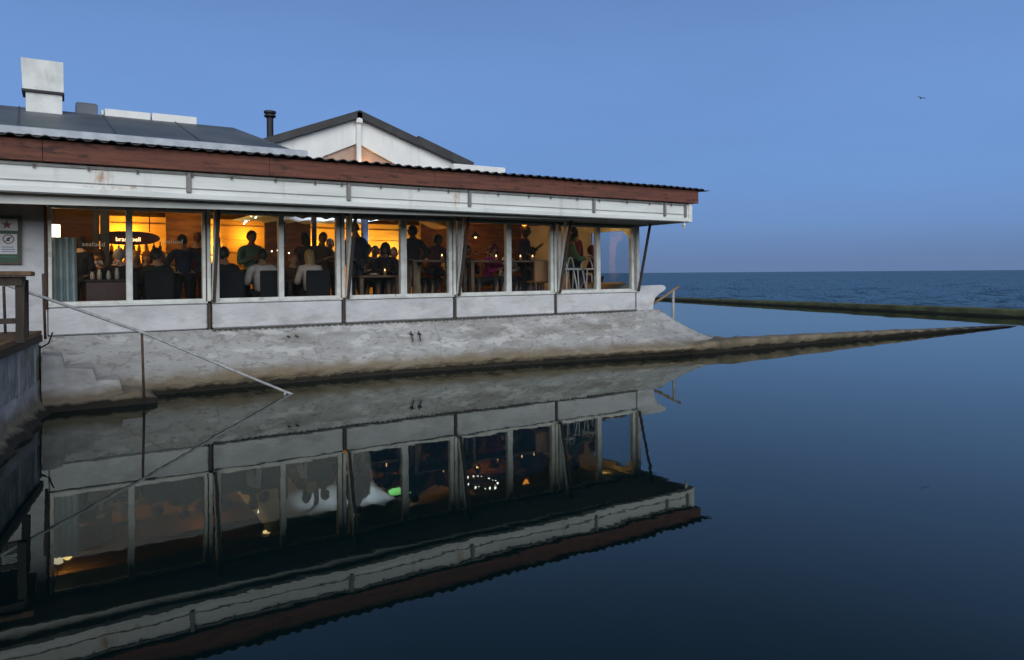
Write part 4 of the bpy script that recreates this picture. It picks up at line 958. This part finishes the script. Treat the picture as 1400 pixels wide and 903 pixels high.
b0 = [bottle_bm(.28, .037).build('bottle', m, None, True, (0, 0, -50)) for m in BCOL]
for k in range(40):
    src = b0[k % 4]; row = k//20; x = .22+(k % 20)*.145+random.uniform(-.02, .02)
    o = src.copy(); COL.objects.link(o); o.location = (x, 5.72+random.uniform(-.05, .05), F1+1.03+.32*row)
    tag(o, 'bottle standing in a row on the back bar shelf', 'bottle', 'bottles on the back bar shelf')
for o in b0: D.objects.remove(o)
SG = thing('oval_bar_sign', 'dark purple oval sign with glowing lettering over the bar', 'sign', (1.21, 4.5, 2.65))
ov = lambda a, b, n=40: [(a*math.copysign(abs(math.cos(2*math.pi*k/n))**.8, math.cos(2*math.pi*k/n)), b*math.sin(2*math.pi*k/n)) for k in range(n)]
mb = MB(); mb.prism(ov(.60, .145), 'y', -.05, .05); mb.build('board', mat('sign_purple', (.045, .028, .065), .5), SG)
mb = MB(); mb.prism([(-.32, -.10), (.30, -.10), (.30, .02), (.0, .045), (-.32, .02)], 'y', -.066, -.052); mb.build('name_panel', mat('sign_panel', (.12, .035, .03), .5), SG)
text_mesh('lettering', 'brass bell', .125, emit('sign_letters', (1, .70, .35), 3.2), SG, (-.01, -.072, -.07))
mb = MB(); mb.tube([(-.4, 0, .14), (-.4, 0, .61)], .01); mb.tube([(.4, 0, .14), (.4, 0, .61)], .01); mb.build('hanger', M_black, SG)
# lettering stuck on the panes of the first window
WL = thing('window_lettering', 'pale lettering stuck across the left pane of first window', 'lettering', (.42, -.012, 2.30), 0, 'lettering on the window panes')
text_mesh('letters', 'seafood', .098, mat('letter_vinyl', (.60, .48, .30), .6), WL, (0, 0, 0), ext=.001)
WL = thing('window_lettering', 'pale lettering stuck across the right pane of first window', 'lettering', (1.52, -.012, 2.36), 0, 'lettering on the window panes')
text_mesh('letters', 'seafood', .098, mat('letter_vinyl', (.60, .48, .30), .6), WL, (0, 0, 0), ext=.001)
# string of small lights over the bar in bay 2
FL = thing('light_string', 'string of small white bulbs along the bar behind second window', 'lights', (3.2, 2.95, 2.36))
mb = MB(); P_ = [(x*.12, 0, .03*math.sin(x*1.3)) for x in range(12)]; mb.tube(P_, .004, 5); mb.build('wire', M_black, FL)
for k, p in enumerate(P_):
    b_ = MB(); b_.ball((p[0], p[1]-.01, p[2]-.02), .013, 8, 6); b_.build('bulb', emit('fairy_bulb', (1, .80, .50), 9), FL, True)
# candles and glasses on the bar tables
M_candle = emit('candle_glow', (1, .55, .2), 5)
for x, y, z, lab in ((8.62, .62, 2.125, 'glowing candle glass on the bar table beside the fourth mullion'), (8.93, .60, 2.125, 'glowing candle glass in the middle of the right bar table end'), (7.98, .60, 2.125, 'glowing candle glass before the magenta jacket'), (5.42, .62, 1.825, 'glowing candle glass on the low table of third window'), (6.62, .5, 2.125, 'glowing candle glass on the high table of third window')):
    t = thing('candle_glass', lab, 'candle', (x, y, z), 0, 'candle glasses on the tables')
    mb = MB(); mb.lathe([(.025, 0), (.035, .08), (.033, .08), (.022, .006)], (0, 0, 0), 12); mb.build('glass', mat('candle_holder', (.5, .3, .15), .2), t, True)
    mb = MB(); mb.lathe([(.004, 0), (.014, .02), (.010, .045), (.001, .065)], (0, 0, .06), 8); mb.build('flame', M_candle, t, True)
for x, y, z, lab in ((9.08, .60, 2.122, 'plate of food glowing on the right end of the bar table'), (5.15, .55, 1.822, 'pale plate on the low table of third window')):
    mb = MB(); mb.lathe([(.06, 0), (.12, .015), (.125, .022), (.06, .012)], (0, 0, 0), 18); o = mb.build('plate', M_frame, None, True, (x, y, z)); tag(o, lab, 'plate')
    f = MB()
    for q in range(6): f.ball((random.uniform(-.05, .05), random.uniform(-.05, .05), .025), (.03, .025, .02), 8, 5)
    f.build('food', mat('food', (.5, .25, .08), .6), o, True)
# room lights
AMB = (1, .46, .06)
for k, (x, y, z, p, c) in enumerate(((1.25, 5.85, 2.72, 75, AMB), (1.05, 5.3, 2.05, 22, (1, .70, .30)), (3.15, 5.75, 2.5, 75, (1, .58, .12)), (3.9, 5.9, 2.8, 22, AMB),
                                (5.55, 5.85, 2.6, 50, (1, .52, .09)), (6.9, 5.8, 2.6, 55, (1, .52, .09)), (7.9, 5.8, 2.45, 32, (1, .62, .18)), (.0, 1.7, 2.98, 16, (1, .62, .18)), (2.3, 4.2, 2.95, 6, (1, .55, .12)), (2.4, 3.0, 2.9, 7, AMB), (9.3, 3.6, 2.8, 9, (1, .45, .12)))):
    lamp('room_light', (x, y, z), p*(3.6 if p < 17 else 1.1), c, .08, B)

# pale canvas under the ceiling, lit from below by added lamps, and the bright fittings seen from the water
mb = MB(); N = 12; vs_ = []
for i in range(N+1):
    for j in range(7):
        x = 3.35+2.85*i/N; y = 1.55+3.1*j/6; vs_.append((x, y, 3.13-.05*math.sin(math.pi*((i*.5) % 1))-.03*math.sin(math.pi*j/6)))
fs_ = [(i*7+j, (i+1)*7+j, (i+1)*7+j+1, i*7+j+1) for i in range(N) for j in range(6)]
mb.add(vs_, fs_)
val = [(vs_[i*7][0], vs_[i*7][1], vs_[i*7][2]) for i in range(N+1)]
mb.add(val+[(x, y-.004, z-.10-.03*(i % 2)) for i, (x, y, z) in enumerate(val)], [(i, i+1, N+2+i, N+1+i) for i in range(N)])
o = mb.build('canopy', mat('canvas_white', (.72, .76, .80), .9, (.62, .66, .70), 3), None, True); o.modifiers.new('s', 'SOLIDIFY').thickness = .008
tag(o, 'pale canvas canopy stretched under the ceiling behind second and third window', 'canopy')
def fill_uplight(label, x, y, z, p, col=(.78, .88, 1.0)):  # added fill spot in an invented housing, there to brighten the canopy
    t = thing('fill_uplight', label, 'lamp', (x, y, z), 0, 'added uplights brightening the canopy')
    mb = MB(); mb.lathe([(.03, 0), (.05, .03), (.05, .09), (.045, .09), (.03, .04)], (0, 0, 0), 12); mb.build('housing', M_black, t, True)
    l = D.lights.new('fill_uplight_beam', 'SPOT'); l.energy = p; l.color = col; l.spot_size = 2.3; l.spot_blend = .5; l.shadow_soft_size = .05
    q = D.objects.new('fill_uplight_beam', l); COL.objects.link(q); q.parent = t; q.location = (0, 0, .10); q.rotation_euler = (math.pi, 0, 0)
fill_uplight('small black added uplight beside the left slim column behind second window', 4.98, 2.75, 2.35, 55)
fill_uplight('small black added uplight beside the column behind third window', 5.95, 2.45, 2.35, 55)
t = thing('green_lamp', 'long green glowing ceiling lamp deep behind third window', 'lamp', (6.58, 2.6, 3.085))
mb = MB(); mb.cbox(-.28, .28, -.09, .09, 0, .09, .02); mb.build('diffuser', emit('green_tube', (.32, 1, .28), 2.0), t)
mb = MB(); mb.box(-.30, .30, -.10, .10, .092, .12); mb.tube([(-.2, 0, .12), (-.2, 0, .17)], .008, 6); mb.tube([(.2, 0, .12), (.2, 0, .17)], .008, 6); mb.build('housing', M_black, t)
t = thing('glass_chandelier', 'cluster of small sparkling white bulbs hanging behind fourth window', 'chandelier', (8.42, 2.1, 3.10))
mb = MB(); mb.tube([(0, 0, .05), (0, 0, .155)], .008, 6); mb.tube([(.32*math.cos(a), .55*math.sin(a), .05) for a in [math.pi*k/8 for k in range(17)]], .008, 5); mb.tube([(-.32, 0, .05), (.32, 0, .05)], .008, 5); mb.build('hoop', M_black, t)
E_sp = emit('sparkle_bulb', (1, .97, .90), 7)
for k in range(18):
    a = 2*math.pi*k/18+random.uniform(-.1, .1); b_ = MB(); b_.ball((.32*math.cos(a), .55*math.sin(a), random.uniform(-.02, .04)), random.uniform(.014, .028), 8, 6); b_.build('bulb', E_sp, t, True)
t = thing('light_string', 'drooping string of white bulbs deep behind the left half of second window', 'lights', (3.35, 2.4, 3.03))
mb = MB(); P_ = [(.02*k+.04*math.sin(k*2.0), .20*k, .10*math.sin(k*.35)) for k in range(10)]; mb.tube(P_, .004, 5); mb.build('wire', M_black, t)
for k, p in enumerate(P_):
    if k in (2, 6): continue
    b_ = MB(); b_.ball((p[0], p[1], p[2]-.02), random.uniform(.012, .024), 8, 6); b_.build('bulb', E_sp, t, True)
# glasses and bottles standing on the tables
M_wine = glass_mat('wine_glass_clear', (.85, .82, .78), .05)
gl0 = MB(); gl0.lathe([(.030, 0), (.006, .006), (.005, .08), (.030, .11), (.036, .15), (.030, .19), (.027, .19), (.032, .15), (.026, .115), (.004, .09)], (0, 0, 0), 12)
g0 = gl0.build('wine_glass', M_wine, None, True, (0, 0, -50))
for k, (x, y, z, lab) in enumerate(((2.5, 1.2, 1.741, 'left table of second window'), (2.72, 1.3, 1.741, 'left table of second window'), (2.95, 1.15, 1.741, 'left table of second window'), (3.85, 1.2, 1.741, 'table before the blonde woman'), (4.05, 1.3, 1.741, 'table before the blonde woman'),
    (4.95, .6, 1.821, 'low table of third window'), (5.5, .5, 1.821, 'low table of third window'), (6.1, .45, 2.121, 'high table of third window'), (6.45, .5, 2.121, 'high table of third window'),
    (7.5, .6, 2.121, 'bar table of fourth window'), (7.75, .5, 2.121, 'bar table of fourth window'), (8.3, .58, 2.121, 'bar table of fourth window'), (8.75, .5, 2.121, 'bar table of fourth window'))):
    o = g0.copy(); COL.objects.link(o); o.location = (x, y, z); tag(o, 'stemmed wine glass standing on the '+lab, 'glass', 'wine glasses on the '+lab)
D.objects.remove(g0)
